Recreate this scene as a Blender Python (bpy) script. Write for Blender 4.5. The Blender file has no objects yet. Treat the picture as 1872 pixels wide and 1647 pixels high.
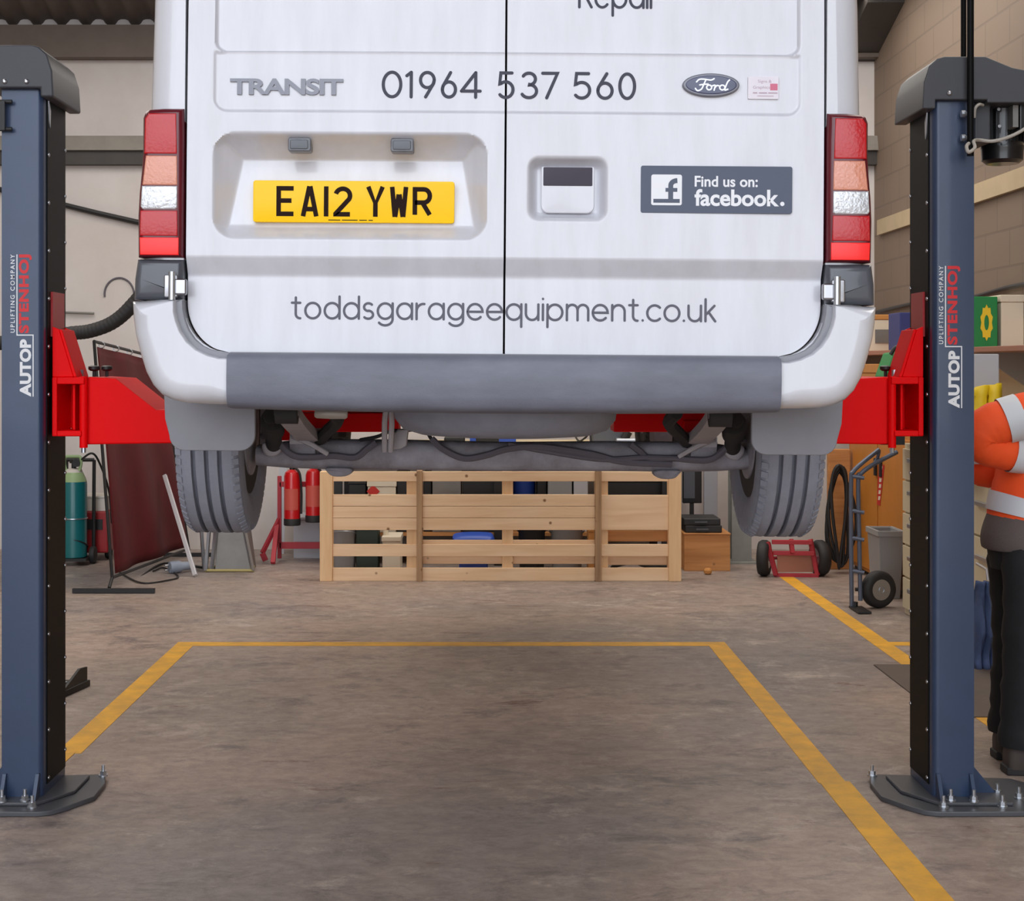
import bpy, bmesh, math, random
from mathutils import Vector, Matrix
from mathutils.geometry import tessellate_polygon
random.seed(7)
sc = bpy.context.scene
COL = sc.collection
PI = math.pi

# ------------------------------------------------------------------ camera, world, lights, exposure
F, CX, CY, H = 2800.0, 886.0, 668.0, 1.5          # focal length in pixels, vanishing point, eye height
cam_d = bpy.data.cameras.new('camera'); cam = bpy.data.objects.new('camera', cam_d); COL.objects.link(cam)
cam.location = (0, 0, H); cam.rotation_euler = (PI/2, 0, 0)
cam_d.sensor_fit = 'HORIZONTAL'; cam_d.sensor_width = 36; cam_d.lens = F/1872*36
cam_d.shift_x = (936-CX)/1872; cam_d.shift_y = -(823.5-CY)/1872
cam_d.clip_start = .05; cam_d.clip_end = 100
sc.camera = cam
wd = bpy.data.worlds.new('overcast_sky'); sc.world = wd; wd.use_nodes = True
bg = wd.node_tree.nodes['Background']
bg.inputs[0].default_value = (.86, .92, 1.0, 1); bg.inputs[1].default_value = 3.6
def area(name, loc, rot, sx, sy, power, color):
    d = bpy.data.lights.new(name, 'AREA'); d.shape = 'RECTANGLE'; d.size = sx; d.size_y = sy
    d.energy = power; d.color = color
    o = bpy.data.objects.new(name, d); COL.objects.link(o); o.location = loc; o.rotation_euler = rot
    return o
for i, (x, y) in enumerate(((-2.9, 9.4), (0, 10.8), (2.1, 10.2), (-3.2, 5.6), (2.2, 5.6))):
    area('fill_light', (x, y, 4.3), (0, 0, 0), 1.6, 3.0, 72 if y > 8 else 52, (1, .94, .86))  # unseen fill lights added under the roof to brighten the back and floor
vs = sc.view_settings
vs.view_transform = 'Standard'; vs.look = 'None'; vs.gamma = 1; vs.use_curve_mapping = False
vs.exposure = 0.0
try:
    sc.cycles.max_bounces = 8; sc.cycles.diffuse_bounces = 4
except Exception: pass

# ------------------------------------------------------------------ materials
def lin(c):
    if isinstance(c, str):
        c = c.lstrip('#'); c = [int(c[i:i+2], 16)/255 for i in (0, 2, 4)]
    return tuple((x/12.92 if x <= .04045 else ((x+.055)/1.055)**2.4) for x in c) + (1,)
def mat(name, color, rough=.5, metal=0, var=.0, vscale=6, vcol=None, bump=0, bscale=60, coat=0, stretch=(1, 1, 1), spec=.5, alpha=None):
    m = bpy.data.materials.new(name); m.use_nodes = True
    nt = m.node_tree; b = nt.nodes['Principled BSDF']
    c = lin(color)
    b.inputs['Base Color'].default_value = c
    b.inputs['Roughness'].default_value = rough; b.inputs['Metallic'].default_value = metal
    b.inputs['Specular IOR Level'].default_value = spec
    if coat: b.inputs['Coat Weight'].default_value = coat; b.inputs['Coat Roughness'].default_value = .06
    if var or bump:
        tc = nt.nodes.new('ShaderNodeTexCoord'); mp = nt.nodes.new('ShaderNodeMapping')
        mp.inputs['Scale'].default_value = stretch
        nt.links.new(tc.outputs['Object'], mp.inputs[0])
    if var:
        n = nt.nodes.new('ShaderNodeTexNoise'); n.inputs['Scale'].default_value = vscale; n.inputs['Detail'].default_value = 7
        n.inputs['Roughness'].default_value = .62
        nt.links.new(mp.outputs[0], n.inputs['Vector'])
        r = nt.nodes.new('ShaderNodeValToRGB'); r.color_ramp.elements[0].position = .35; r.color_ramp.elements[1].position = .68
        d = lin(vcol) if vcol else tuple(x*(1-var) for x in c[:3])+(1,)
        r.color_ramp.elements[0].color = d; r.color_ramp.elements[1].color = c
        nt.links.new(n.outputs['Fac'], r.inputs[0]); nt.links.new(r.outputs[0], b.inputs['Base Color'])
    if bump:
        n2 = nt.nodes.new('ShaderNodeTexNoise'); n2.inputs['Scale'].default_value = bscale; n2.inputs['Detail'].default_value = 4
        nt.links.new(mp.outputs[0], n2.inputs['Vector'])
        bp = nt.nodes.new('ShaderNodeBump'); bp.inputs['Strength'].default_value = bump; bp.inputs['Distance'].default_value = .01
        nt.links.new(n2.outputs['Fac'], bp.inputs['Height']); nt.links.new(bp.outputs[0], b.inputs['Normal'])
    return m

def floor_material():
    m = bpy.data.materials.new('worn_concrete'); m.use_nodes = True; nt = m.node_tree; b = nt.nodes['Principled BSDF']
    N = nt.nodes.new; L = nt.links.new
    tc = N('ShaderNodeTexCoord')
    def noise(scale, detail, rough, stretch=(1, 1, 1), dist=0):
        mp = N('ShaderNodeMapping'); mp.inputs['Scale'].default_value = stretch
        L(tc.outputs['Object'], mp.inputs[0])
        n = N('ShaderNodeTexNoise'); n.inputs['Scale'].default_value = scale; n.inputs['Detail'].default_value = detail
        n.inputs['Roughness'].default_value = rough; n.inputs['Distortion'].default_value = dist
        L(mp.outputs[0], n.inputs['Vector']); return n.outputs['Fac']
    def ramp(fac, p0, c0, p1, c1):
        r = N('ShaderNodeValToRGB'); e = r.color_ramp.elements
        e[0].position = p0; e[0].color = c0; e[1].position = p1; e[1].color = c1
        L(fac, r.inputs[0]); return r.outputs[0]
    def mix(fac, a, c):
        x = N('ShaderNodeMix'); x.data_type = 'RGBA'
        L(fac, x.inputs[0])
        for k, v in ((6, a), (7, c)):
            if isinstance(v, tuple): x.inputs[k].default_value = v
            else: L(v, x.inputs[k])
        return x.outputs[2]
    W_, K_ = (1, 1, 1, 1), (0, 0, 0, 1)
    base = ramp(noise(.55, 9, .62), .36, lin('#a49489'), .66, lin('#b7a092'))
    grey = ramp(noise(.35, 6, .6, (.8, 1, 1), .6), .46, K_, .66, W_)
    c = mix(grey, base, lin('#8d8583'))
    fine = ramp(noise(13, 10, .8, (.75, 1.0, 1), .3), .38, lin('#b4b0ae'), .62, W_)
    mul = N('ShaderNodeMix'); mul.data_type = 'RGBA'; mul.blend_type = 'MULTIPLY'; mul.inputs[0].default_value = .65
    L(c, mul.inputs[6]); L(fine, mul.inputs[7]); c = mul.outputs[2]
    pale = ramp(noise(3.6, 12, .8, (.85, 1.0, 1), .25), .54, K_, .72, W_)
    c = mix(pale, c, lin('#c6b7ac'))
    dark = ramp(noise(4.2, 12, .8, (.75, 1.1, 1), .4), .53, K_, .68, W_)
    c = mix(dark, c, lin('#625a5a'))
    rust = ramp(noise(2.6, 10, .78, (.5, 1.6, 1), .4), .61, K_, .67, W_)
    c = mix(rust, c, lin('#6b4a40'))
    L(c, b.inputs['Base Color'])
    rr = N('ShaderNodeMapRange'); rr.inputs[3].default_value = .32; rr.inputs[4].default_value = .6
    L(noise(3, 6, .6), rr.inputs[0]); L(rr.outputs[0], b.inputs['Roughness'])
    b.inputs['Specular IOR Level'].default_value = .42
    bp = N('ShaderNodeBump'); bp.inputs['Strength'].default_value = .12; bp.inputs['Distance'].default_value = .01
    L(noise(40, 5, .7), bp.inputs['Height']); L(bp.outputs[0], b.inputs['Normal'])
    return m

def block_wall_material():                      # painted blockwork: cream dado below, taupe above
    m = bpy.data.materials.new('painted_blockwork'); m.use_nodes = True; nt = m.node_tree; b = nt.nodes['Principled BSDF']
    N = nt.nodes.new; L = nt.links.new
    tc = N('ShaderNodeTexCoord'); sp = N('ShaderNodeSeparateXYZ'); L(tc.outputs['Object'], sp.inputs[0])
    cb = N('ShaderNodeCombineXYZ'); L(sp.outputs['Y'], cb.inputs[0]); L(sp.outputs['Z'], cb.inputs[1])
    br = N('ShaderNodeTexBrick'); L(cb.outputs[0], br.inputs['Vector'])
    br.inputs['Scale'].default_value = 1; br.inputs['Brick Width'].default_value = .45; br.inputs['Row Height'].default_value = .225
    br.inputs['Mortar Size'].default_value = .008
    br.inputs['Color1'].default_value = lin('#79685a'); br.inputs['Color2'].default_value = lin('#766557'); br.inputs['Mortar'].default_value = lin('#6d5e52')
    gt = N('ShaderNodeMath'); gt.operation = 'GREATER_THAN'; L(sp.outputs['Z'], gt.inputs[0]); gt.inputs[1].default_value = 1.93
    mx = N('ShaderNodeMix'); mx.data_type = 'RGBA'; L(gt.outputs[0], mx.inputs[0])
    mx.inputs[6].default_value = lin('#d9c6a4'); L(br.outputs['Color'], mx.inputs[7])
    L(mx.outputs[2], b.inputs['Base Color']); b.inputs['Roughness'].default_value = .75
    bp = N('ShaderNodeBump'); bp.inputs['Strength'].default_value = .4; bp.inputs['Distance'].default_value = .006; bp.invert = True
    L(br.outputs['Fac'], bp.inputs['Height']); L(bp.outputs[0], b.inputs['Normal'])
    return m

def wood_material(name, a, c, axis):
    m = bpy.data.materials.new(name); m.use_nodes = True; nt = m.node_tree; b = nt.nodes['Principled BSDF']
    N = nt.nodes.new; L = nt.links.new
    tc = N('ShaderNodeTexCoord'); mp = N('ShaderNodeMapping')
    s = [14, 14, 14]; s[axis] = 1.2; mp.inputs['Scale'].default_value = s
    L(tc.outputs['Object'], mp.inputs[0])
    n = N('ShaderNodeTexNoise'); n.inputs['Scale'].default_value = 1.5; n.inputs['Detail'].default_value = 6; n.inputs['Distortion'].default_value = .6
    L(mp.outputs[0], n.inputs['Vector'])
    r = N('ShaderNodeValToRGB'); r.color_ramp.elements[0].position = .3; r.color_ramp.elements[1].position = .65
    r.color_ramp.elements[0].color = lin(c); r.color_ramp.elements[1].color = lin(a); L(n.outputs['Fac'], r.inputs[0])
    v = N('ShaderNodeTexVoronoi'); v.inputs['Scale'].default_value = 7; L(tc.outputs['Object'], v.inputs['Vector'])
    k = N('ShaderNodeValToRGB'); k.color_ramp.elements[0].position = .05; k.color_ramp.elements[0].color = (1, 1, 1, 1)
    k.color_ramp.elements[1].position = .1; k.color_ramp.elements[1].color = (0, 0, 0, 1); L(v.outputs['Distance'], k.inputs[0])
    mx = N('ShaderNodeMix'); mx.data_type = 'RGBA'; L(k.outputs[0], mx.inputs[0]); L(r.outputs[0], mx.inputs[6]); mx.inputs[7].default_value = lin('#8a5f3c')
    L(mx.outputs[2], b.inputs['Base Color']); b.inputs['Roughness'].default_value = .7
    return m

M = dict(
    floor=floor_material(), block=block_wall_material(),
    pine=wood_material('pine', '#f3d2ad', '#e6bf96', 0), pine_v=wood_material('pine_upright', '#f0cb9f', '#e4b98a', 2),
    pine_dirty=wood_material('weathered_pine', '#b8946f', '#8d6b4e', 2), ply=wood_material('plywood', '#c58a52', '#a76d3b', 0),
    yellow_paint=mat('yellow_floor_paint', '#f0b128', .55, var=.3, vscale=9, vcol='#cf9a34'),
    wall=mat('white_painted_wall', '#d3cdca', .8, var=.08, vscale=1.2, vcol='#c6bdb8', bump=.05, bscale=30),
    wall_l=mat('painted_side_wall', '#bdb3a6', .8, var=.1, vscale=1),
    roof=mat('corrugated_roof_sheet', '#6b615b', .6, metal=.2, var=.2, vscale=3),
    purlin=mat('galvanised_purlin', '#6a5d54', .6, metal=.2, var=.15),
    purlin_dark=mat('dark_rail', '#3f3a36', .6, var=.2),
    rail_grey=mat('grey_steel_rail', '#8c857c', .6, var=.15),
    batten=mat('cream_batten', '#b5a283', .7, var=.1),
    van=mat('white_car_paint', '#d1d1d7', .3, coat=.7, var=.04, vscale=3, vcol='#c9c9cf', stretch=(3, 3, .5)),
    van_door=mat('white_door_paint', '#d1d1d8', .3, coat=.7, var=.03, vscale=5, vcol='#c8c7cd', stretch=(3, 3, .5)),
    gap_latch_dark=mat('gap_shade_and_latch', '#231a24', .7),  # shade of the door gaps put into a near-black colour; latch shares it
    bump_grey=mat('grey_bumper_plastic', '#767885', .55, var=.25, vscale=5, vcol='#666874', stretch=(1, 1, 3), bump=.1, bscale=180),
    trim_grey=mat('grey_trim', '#88888e', .5),
    filler=mat('dark_grey_filler', '#4a4c53', .35, coat=.3),
    chrome=mat('polished_steel', '#a9a9ad', .3, metal=1), zinc=mat('zinc_plated_steel', '#b9bcc2', .32, metal=.9),
    badge=mat('satin_badge_metal', '#7b7c85', .4, metal=.25),
    vinyl=mat('grey_vinyl', '#4b4c57', .7, spec=.2), vinyl_url=mat('grey_vinyl_faded', '#65656f', .7, spec=.2),
    plate=mat('yellow_plate', '#ffc800', .35, spec=.3), plate_char=mat('plate_characters', '#22110c', .7, spec=.15),
    red_dark=mat('dark_red_plastic', '#5c0c1c', .3, coat=.15), red_lens=mat('red_lens', '#b80a16', .25, coat=.2, bump=.12, bscale=140),
    red_refl=mat('red_reflector', '#ff100c', .35, coat=.1), amber_lens=mat('pale_orange_lens', '#d68b70', .15, coat=.6, bump=.3, bscale=120),
    clear_lens=mat('clear_lens', '#c6c6c9', .12, metal=.35, coat=.6, bump=.3, bscale=110),
    sticker=mat('slate_sticker', '#565d6e', .5, spec=.3), sticker_white=mat('sticker_white', '#e6e6ea', .4),
    sticker_pink=mat('sticker_pink', '#cf6c86', .5), sticker_text=mat('sticker_grey_text', '#b9a0ae', .5), sticker_pale=mat('pale_sticker', '#e3dde4', .5),
    navy=mat('navy_enamel', '#1f2350', .2, coat=.5), slot=mat('handle_recess_black', '#3a3340', .6),
    lamp_glass=mat('grey_lamp_cover', '#6c6d73', .3, var=.3, vscale=40), 
    rubber=mat('dusty_tyre_rubber', '#8f919d', .8, var=.15, vscale=14, bump=.15, bscale=90), rubber_black=mat('black_rubber', '#201f20', .65, bump=.1),
    flap=mat('grey_mudflap', '#8e8e95', .65, var=.12, vscale=6),
    under=mat('dirty_chassis', '#a3a1a9', .75, var=.35, vscale=8, vcol='#7d777d', bump=.25, bscale=40),
    under_dark=mat('dark_underbody', '#2e2b2c', .8, var=.3, vscale=10), under_light=mat('dusty_spring_steel', '#b0aaae', .75, var=.2),
    hose=mat('dirty_hose', '#5d5860', .7), cream_pipe=mat('pale_exhaust', '#b7afa6', .5, metal=.3, var=.2),
    lift_blue=mat('blue_grey_powder_coat', '#2c3d5a', .38, metal=.1, coat=.2, var=.12, vscale=5, bump=.03, bscale=250),
    lift_black=mat('black_cover_strip', '#08080a', .5, spec=.12), cap=mat('black_cap_plastic', '#3c3d42', .5, bump=.05, bscale=200),
    lift_red=mat('red_powder_coat', '#f0040b', .5, spec=.12, bump=.04, bscale=80), lift_red_dark=mat('red_guard', '#a81a1c', .4),
    base=mat('lift_base_paint', '#4a4b50', .4, var=.15), white_print=mat('white_print', '#e4e4e6', .5), red_print=mat('red_print', '#d31f26', .5),
    motor=mat('black_motor', '#141416', .3, coat=.3), cable_grey=mat('grey_cable', '#a29c94', .5),
    curtain=mat('dark_red_curtain', '#5c161b', .6, var=.25, vscale=5, spec=.2), black_metal=mat('black_metal', '#1b1a1b', .5),
    teal=mat('teal_cylinder', '#11696d', .35, coat=.3), lime=mat('pale_green_paint', '#94ad7d', .5), 
    red_box=mat('red_machine', '#9c1b20', .45), white_box=mat('white_card', '#d5cec6', .7), alu=mat('white_aluminium', '#d8d8dc', .35, metal=.4),
    plug_blue=mat('grey_blue_plastic', '#8f98a8', .5), sheet=mat('grey_sheet_steel', '#85827e', .5, metal=.4, var=.2), yellow_edge=mat('dull_yellow_edge', '#a89a62', .6),
    ext_red=mat('extinguisher_red', '#c3131a', .3, coat=.4), ext_label=mat('extinguisher_label', '#c9564a', .5), stand_red=mat('dusty_red_stand', '#a82a36', .55),
    pale_sheet=mat('pale_grey_sheet', '#b4b5bb', .6), grey_plastic=mat('grey_plastic', '#8f8f90', .55), green_can=mat('dark_green_can', '#223028', .5),
    blue=mat('blue_plastic', '#2f51b0', .45), navy_box=mat('navy_card', '#2b3370', .5), dark_bag=mat('black_plastic', '#1a1b1c', .5),
    orange_cab=mat('orange_cabinet_paint', '#c47c2c', .5, var=.1), card=mat('brown_cardboard', '#c08445', .75), pale_card=mat('white_cardboard', '#d9cdb8', .7),
    cream=mat('cream_cabinet_paint', '#d6c9ac', .5, var=.06), green_box=mat('green_card', '#14813f', .5), yellow=mat('yellow_plastic', '#e7c520', .5),
    shelf=mat('red_brown_shelf', '#a5705a', .6), truck_blue=mat('blue_grey_tube', '#5b6274', .45, metal=.3), concrete=mat('grey_column_paint', '#8e8f8a', .7, var=.2),
    mat_dark=mat('dark_floor_plate', '#5e5149', .6, var=.2), bench=mat('bench_cream', '#cdbb98', .6),
    orange=mat('orange_hivis_cloth', '#f2521a', .75, bump=.25, bscale=25), reflect=mat('silver_reflective_tape', '#c9cbd0', .5), 
    brown_cloth=mat('brown_grey_knit', '#5d5350', .9, bump=.3, bscale=120), black_cloth=mat('black_work_trousers', '#17171a', .85, var=.3, vscale=9, vcol='#0e0e10', bump=.35, bscale=14),
    boot=mat('dusty_boot_leather', '#4a3f3b', .8, var=.3, vscale=12), skin=mat('skin', '#c58f74', .55), hair=mat('brown_hair', '#3b2a20', .7), denim=mat('blue_cloth', '#47587f', .85, var=.25, bump=.3, bscale=20),
    glass_dark=mat('dark_screen', '#0f1013', .15), label_red=mat('red_label', '#c0291f', .5),
)

# ------------------------------------------------------------------ building helpers
ORG = {}
def W(px, py, Y):                       # a point seen at pixel (px, py), Y metres from the lens
    return Vector(((px-CX)*Y/F, Y, H-(py-CY)*Y/F))
def fy(py): return F*H/(py-CY)           # distance of a floor point
TILT = .0075; VC = 921.0; VY = 3.93
def V(px, py, Y=VY):                     # the same in the van's own untilted frame
    return W(px, py-TILT*(px-VC), Y)
def VN(px, py, Y=VY): return W(px, py, Y)  # van frame, tilt already taken out

def rrect(x0, y0, x1, y1, r, n=6):
    rs = r if isinstance(r, (tuple, list)) else (r,)*4       # tl, tr, br, bl
    out = []
    for (cx, cy, a0, rr) in ((x0, y0, 180, rs[0]), (x1, y0, 270, rs[1]), (x1, y1, 0, rs[2]), (x0, y1, 90, rs[3])):
        ox = cx+rr if cx == x0 else cx-rr; oy = cy+rr if cy == y0 else cy-rr
        if rr <= 0: out.append((cx, cy)); continue
        for k in range(n+1):
            a = math.radians(a0+90*k/n); out.append((ox+rr*math.cos(a), oy+rr*math.sin(a)))
    return out
def smooth_closed(pts, n=5):
    out = []; L = len(pts)
    for i in range(L):
        p0, p1, p2, p3 = pts[i-1], pts[i], pts[(i+1) % L], pts[(i+2) % L]
        for k in range(n):
            t = k/n
            out.append(tuple(.5*((2*b)+(c-a)*t+(2*a-5*b+4*c-d)*t*t+(-a+3*b-3*c+d)*t**3) for a, b, c, d in zip(p0, p1, p2, p3)))
    return out
def spline(pts, n=8):
    P = [Vector(p) for p in pts]; P = [P[0]*2-P[1]]+P+[P[-1]*2-P[-2]]; out = []
    for i in range(1, len(P)-2):
        a, b, c, d = P[i-1], P[i], P[i+1], P[i+2]
        for k in range(n):
            t = k/n; out.append(.5*((2*b)+(c-a)*t+(2*a-5*b+4*c-d)*t*t+(-a+3*b-3*c+d)*t**3))
    out.append(P[-2]); return out

class MB:
    def __init__(s): s.v = []; s.f = []; s.m = []; s.cur = 0
    def add(s, vs, fs):
        o = len(s.v); s.v += [Vector(v) for v in vs]; s.f += [tuple(i+o for i in f) for f in fs]; s.m += [s.cur]*len(fs); return s
    def box(s, a, b):
        x0, y0, z0 = (min(a[i], b[i]) for i in range(3)); x1, y1, z1 = (max(a[i], b[i]) for i in range(3))
        return s.add([(x0,y0,z0),(x1,y0,z0),(x1,y1,z0),(x0,y1,z0),(x0,y0,z1),(x1,y0,z1),(x1,y1,z1),(x0,y1,z1)],
                     [(0,3,2,1),(4,5,6,7),(0,1,5,4),(1,2,6,5),(2,3,7,6),(3,0,4,7)])
    def bar(s, p0, p1, w, h, up=(0, 0, 1)):
        p0, p1 = Vector(p0), Vector(p1); d = (p1-p0).normalized(); up = Vector(up)
        x = d.cross(up)
        if x.length < 1e-4: x = d.cross(Vector((1, 0, 0)))
        x.normalize(); z = x.cross(d)
        vs = [p+x*(a*w/2)+z*(b*h/2) for p in (p0, p1) for a, b in ((-1,-1),(1,-1),(1,1),(-1,1))]
        return s.add(vs, [(0,1,2,3),(7,6,5,4),(0,4,5,1),(1,5,6,2),(2,6,7,3),(3,7,4,0)])
    def cyl(s, p0, p1, r0, r1=None, n=20, caps=True):
        r1 = r0 if r1 is None else r1; p0, p1 = Vector(p0), Vector(p1); d = (p1-p0).normalized()
        x = d.orthogonal().normalized(); y = d.cross(x)
        vs = []
        for p, r in ((p0, r0), (p1, r1)):
            vs += [p+x*(r*math.cos(2*PI*k/n))+y*(r*math.sin(2*PI*k/n)) for k in range(n)]
        fs = [(k, (k+1) % n, n+(k+1) % n, n+k) for k in range(n)]
        if caps: fs += [tuple(range(n-1, -1, -1)), tuple(range(n, 2*n))]
        return s.add(vs, fs)
    def lathe(s, prof, o, axis=(0, 0, 1), n=28):          # prof: (radius, height) list
        d = Vector(axis).normalized(); x = d.orthogonal().normalized(); y = d.cross(x); o = Vector(o); vs = []
        for r, h in prof:
            r = max(r, 1e-4)
            vs += [o+d*h+x*(r*math.cos(2*PI*k/n))+y*(r*math.sin(2*PI*k/n)) for k in range(n)]
        m = len(prof)
        fs = [(j*n+k, j*n+(k+1) % n, (j+1)*n+(k+1) % n, (j+1)*n+k) for j in range(m-1) for k in range(n)]
        fs += [tuple(range(n-1, -1, -1)), tuple(range((m-1)*n, m*n))]
        return s.add(vs, fs)
    def torus(s, c, axis, R, r, n=32, m=10, a0=0, a1=360):
        d = Vector(axis).normalized(); x = d.orthogonal().normalized(); y = d.cross(x); c = Vector(c)
        return s.tube([c+x*(R*math.cos(math.radians(a0+(a1-a0)*k/n)))+y*(R*math.sin(math.radians(a0+(a1-a0)*k/n))) for k in range(n + (a1-a0 < 360))], r, m, closed=(a1-a0 >= 360))
    def tube(s, pts, r, n=8, closed=False):
        P = [Vector(p) for p in pts]; L = len(P); vs = []
        ref = None
        for i in range(L):
            if closed: d = P[(i+1) % L]-P[i-1]
            else: d = P[min(i+1, L-1)]-P[max(i-1, 0)]
            d.normalize()
            if ref is None: ref = d.orthogonal().normalized()
            ref = (ref-d*ref.dot(d)).normalized(); y = d.cross(ref)
            rr = r[i] if isinstance(r, (list, tuple)) else r
            vs += [P[i]+ref*(rr*math.cos(2*PI*k/n))+y*(rr*math.sin(2*PI*k/n)) for k in range(n)]
        fs = []
        for i in range(L if closed else L-1):
            j = (i+1) % L
            sh = 0
            if closed and j == 0:        # untwist the last ring
                best = min(range(n), key=lambda q: (vs[i*n]-vs[q]).length); sh = best
            fs += [(i*n+k, i*n+(k+1) % n, j*n+(k+1+sh) % n, j*n+(k+sh) % n) for k in range(n)]
        if not closed: fs += [tuple(range(n-1, -1, -1)), tuple(range((L-1)*n, L*n))]
        return s.add(vs, fs)
    def prism(s, poly, vec):              # poly: 3-D outline, swept along vec
        vec = Vector(vec); n = len(poly); P = [Vector(p) for p in poly]
        return s.add(P+[p+vec for p in P], [tuple(range(n)), tuple(range(2*n-1, n-1, -1))]+[(k, n+k, n+(k+1) % n, (k+1) % n) for k in range(n)])
    def pillow(s, poly, f3, y0, y1, r, n=4, back=True, wts=None):   # poly: 2-D px outline; front face at y0 with rounded rim of radius r (metres); back at y1
        P = [Vector((p[0], p[1])) for p in poly]
        area2 = sum(P[i-1].x*P[i].y-P[i].x*P[i-1].y for i in range(len(P)))
        sg = 1 if area2 > 0 else -1
        L = len(P); nor = []
        for i in range(L):
            a = (P[i]-P[i-1]); b = (P[(i+1) % L]-P[i])
            if a.length < 1e-6: a = b
            if b.length < 1e-6: b = a
            n1 = Vector((-a.y, a.x)).normalized(); n2 = Vector((-b.y, b.x)).normalized(); q = n1+n2
            if q.length < 1e-4: q = n1
            q.normalize(); c = max(.45, q.dot(n1)); nor.append(q*sg/c)
        ppm = F/y0
        rings = [(y1, 0)]+[(y0+r*(1-math.sin(t*PI/2/n)), r*(1-math.cos(t*PI/2/n))) for t in range(n+1)]
        vs = []
        for yy, ins in rings:
            for i in range(L):
                q = P[i]+nor[i]*ins*ppm*(wts[i] if wts else 1); w = f3(q.x, q.y); vs.append(Vector((w.x, yy, w.z)))
        m = len(rings); fs = []
        for j in range(m-1):
            fs += [(j*L+k, j*L+(k+1) % L, (j+1)*L+(k+1) % L, (j+1)*L+k) for k in range(L)]
        fs.append(tuple(range((m-1)*L, m*L)))
        if back: fs.append(tuple(range(L-1, -1, -1)))
        return s.add(vs, fs)
    def loft(s, rings, caps=True):        # rings: equal-length lists of points
        n = len(rings[0]); vs = [p for r in rings for p in r]; m = len(rings)
        fs = [(j*n+k, j*n+(k+1) % n, (j+1)*n+(k+1) % n, (j+1)*n+k) for j in range(m-1) for k in range(n)]
        if caps: fs += [tuple(range(n-1, -1, -1)), tuple(range((m-1)*n, m*n))]
        return s.add(vs, fs)
    def build(s, name, material, parent=None, bevel=0, seg=2, smooth=35, fix=True):
        me = bpy.data.meshes.new(name)
        if parent is not None: o0 = ORG[parent.name]
        else:
            xs = [v.x for v in s.v]; ys = [v.y for v in s.v]; zs = [v.z for v in s.v]
            o0 = Vector(((min(xs)+max(xs))/2, (min(ys)+max(ys))/2, min(zs)))
        me.from_pydata([tuple(v-o0) for v in s.v], [], s.f)
        mats = material if isinstance(material, (list, tuple)) else [material]
        for m_ in mats: me.materials.append(m_)
        if len(mats) > 1:
            for p, i in zip(me.polygons, s.m): p.material_index = i
        if fix:
            bm = bmesh.new(); bm.from_mesh(me); bmesh.ops.recalc_face_normals(bm, faces=bm.faces); bm.to_mesh(me); bm.free()
        if smooth:
            me.shade_smooth(); me.set_sharp_from_angle(angle=math.radians(smooth))
        o = bpy.data.objects.new(name, me); COL.objects.link(o)
        ORG[o.name] = o0
        if parent is not None: o.parent = parent
        else: o.location = o0
        if bevel:
            b = o.modifiers.new('bevel', 'BEVEL'); b.width = bevel; b.segments = seg; b.limit_method = 'ANGLE'; b.angle_limit = math.radians(40); b.harden_normals = True
        return o

def tag(o, label, cat, group=None):
    o['label'] = label; o['category'] = cat
    if group: o['group'] = group
    return o
def thing(name, label, cat, loc, group=None):
    o = bpy.data.objects.new(name, None); COL.objects.link(o); o.location = loc; o.empty_display_size = .1
    ORG[o.name] = Vector(loc); return tag(o, label, cat, group)
def struct(o, ): o['kind'] = 'structure'; return o
def lab(o, t): o['label'] = t; return o
KIDS = {}
def copy_tree(o, parent=None):
    c = o.copy(); COL.objects.link(c); ORG[c.name] = ORG[o.name]
    if parent is not None: c.parent = parent
    for ch in [x for x in COL.objects if x.parent == o]: copy_tree(ch, c)
    return c

# text set in the built-in typeface, fitted to a box; returns 2-D points in 0..1 and faces
def text_mesh(body, offset=0.0, space=1.0):
    cu = bpy.data.curves.new('t', 'FONT'); cu.body = body; cu.size = 1; cu.offset = offset; cu.space_character = space; cu.resolution_u = 4
    o = bpy.data.objects.new('t', cu); COL.objects.link(o)
    dg = bpy.context.evaluated_depsgraph_get(); dg.update()
    me = bpy.data.meshes.new_from_object(o.evaluated_get(dg))
    vs = [(v.co.x, v.co.y) for v in me.vertices]; fs = [tuple(p.vertices) for p in me.polygons]
    bpy.data.objects.remove(o); bpy.data.curves.remove(cu); bpy.data.meshes.remove(me)
    x0 = min(v[0] for v in vs); x1 = max(v[0] for v in vs); y0 = min(v[1] for v in vs); y1 = max(v[1] for v in vs)
    return [((x-x0)/(x1-x0), (y-y0)/(y1-y0)) for x, y in vs], fs
def text_on(mb, body, box, f3, offset=0, up=False, space=1.0, lift=0, shear=0):
    vs, fs = text_mesh(body, offset, space); x0, y0, x1, y1 = box; out = []
    for u, v in vs:
        if up: px, py = x0+(1-v)*(x1-x0), y1-u*(y1-y0)         # reads from bottom to top
        else: px, py = x0+u*(x1-x0)+shear*(v-.5)*(y1-y0), y1-v*(y1-y0)
        out.append(f3(px, py))
    if lift:
        n = len(out); back = [p+Vector((0, lift, 0)) for p in out]
        edges = {}
        for f in fs:
            for i in range(len(f)):
                e = (f[i], f[(i+1) % len(f)]); k = (min(e), max(e)); edges.setdefault(k, []).append(e)
        side = [(e[0][1], e[0][0], n+e[0][0], n+e[0][1]) for e in edges.values() if len(e) == 1]
        mb.add(out+back, fs+side)
    else: mb.add(out, fs)
    return mb

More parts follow.
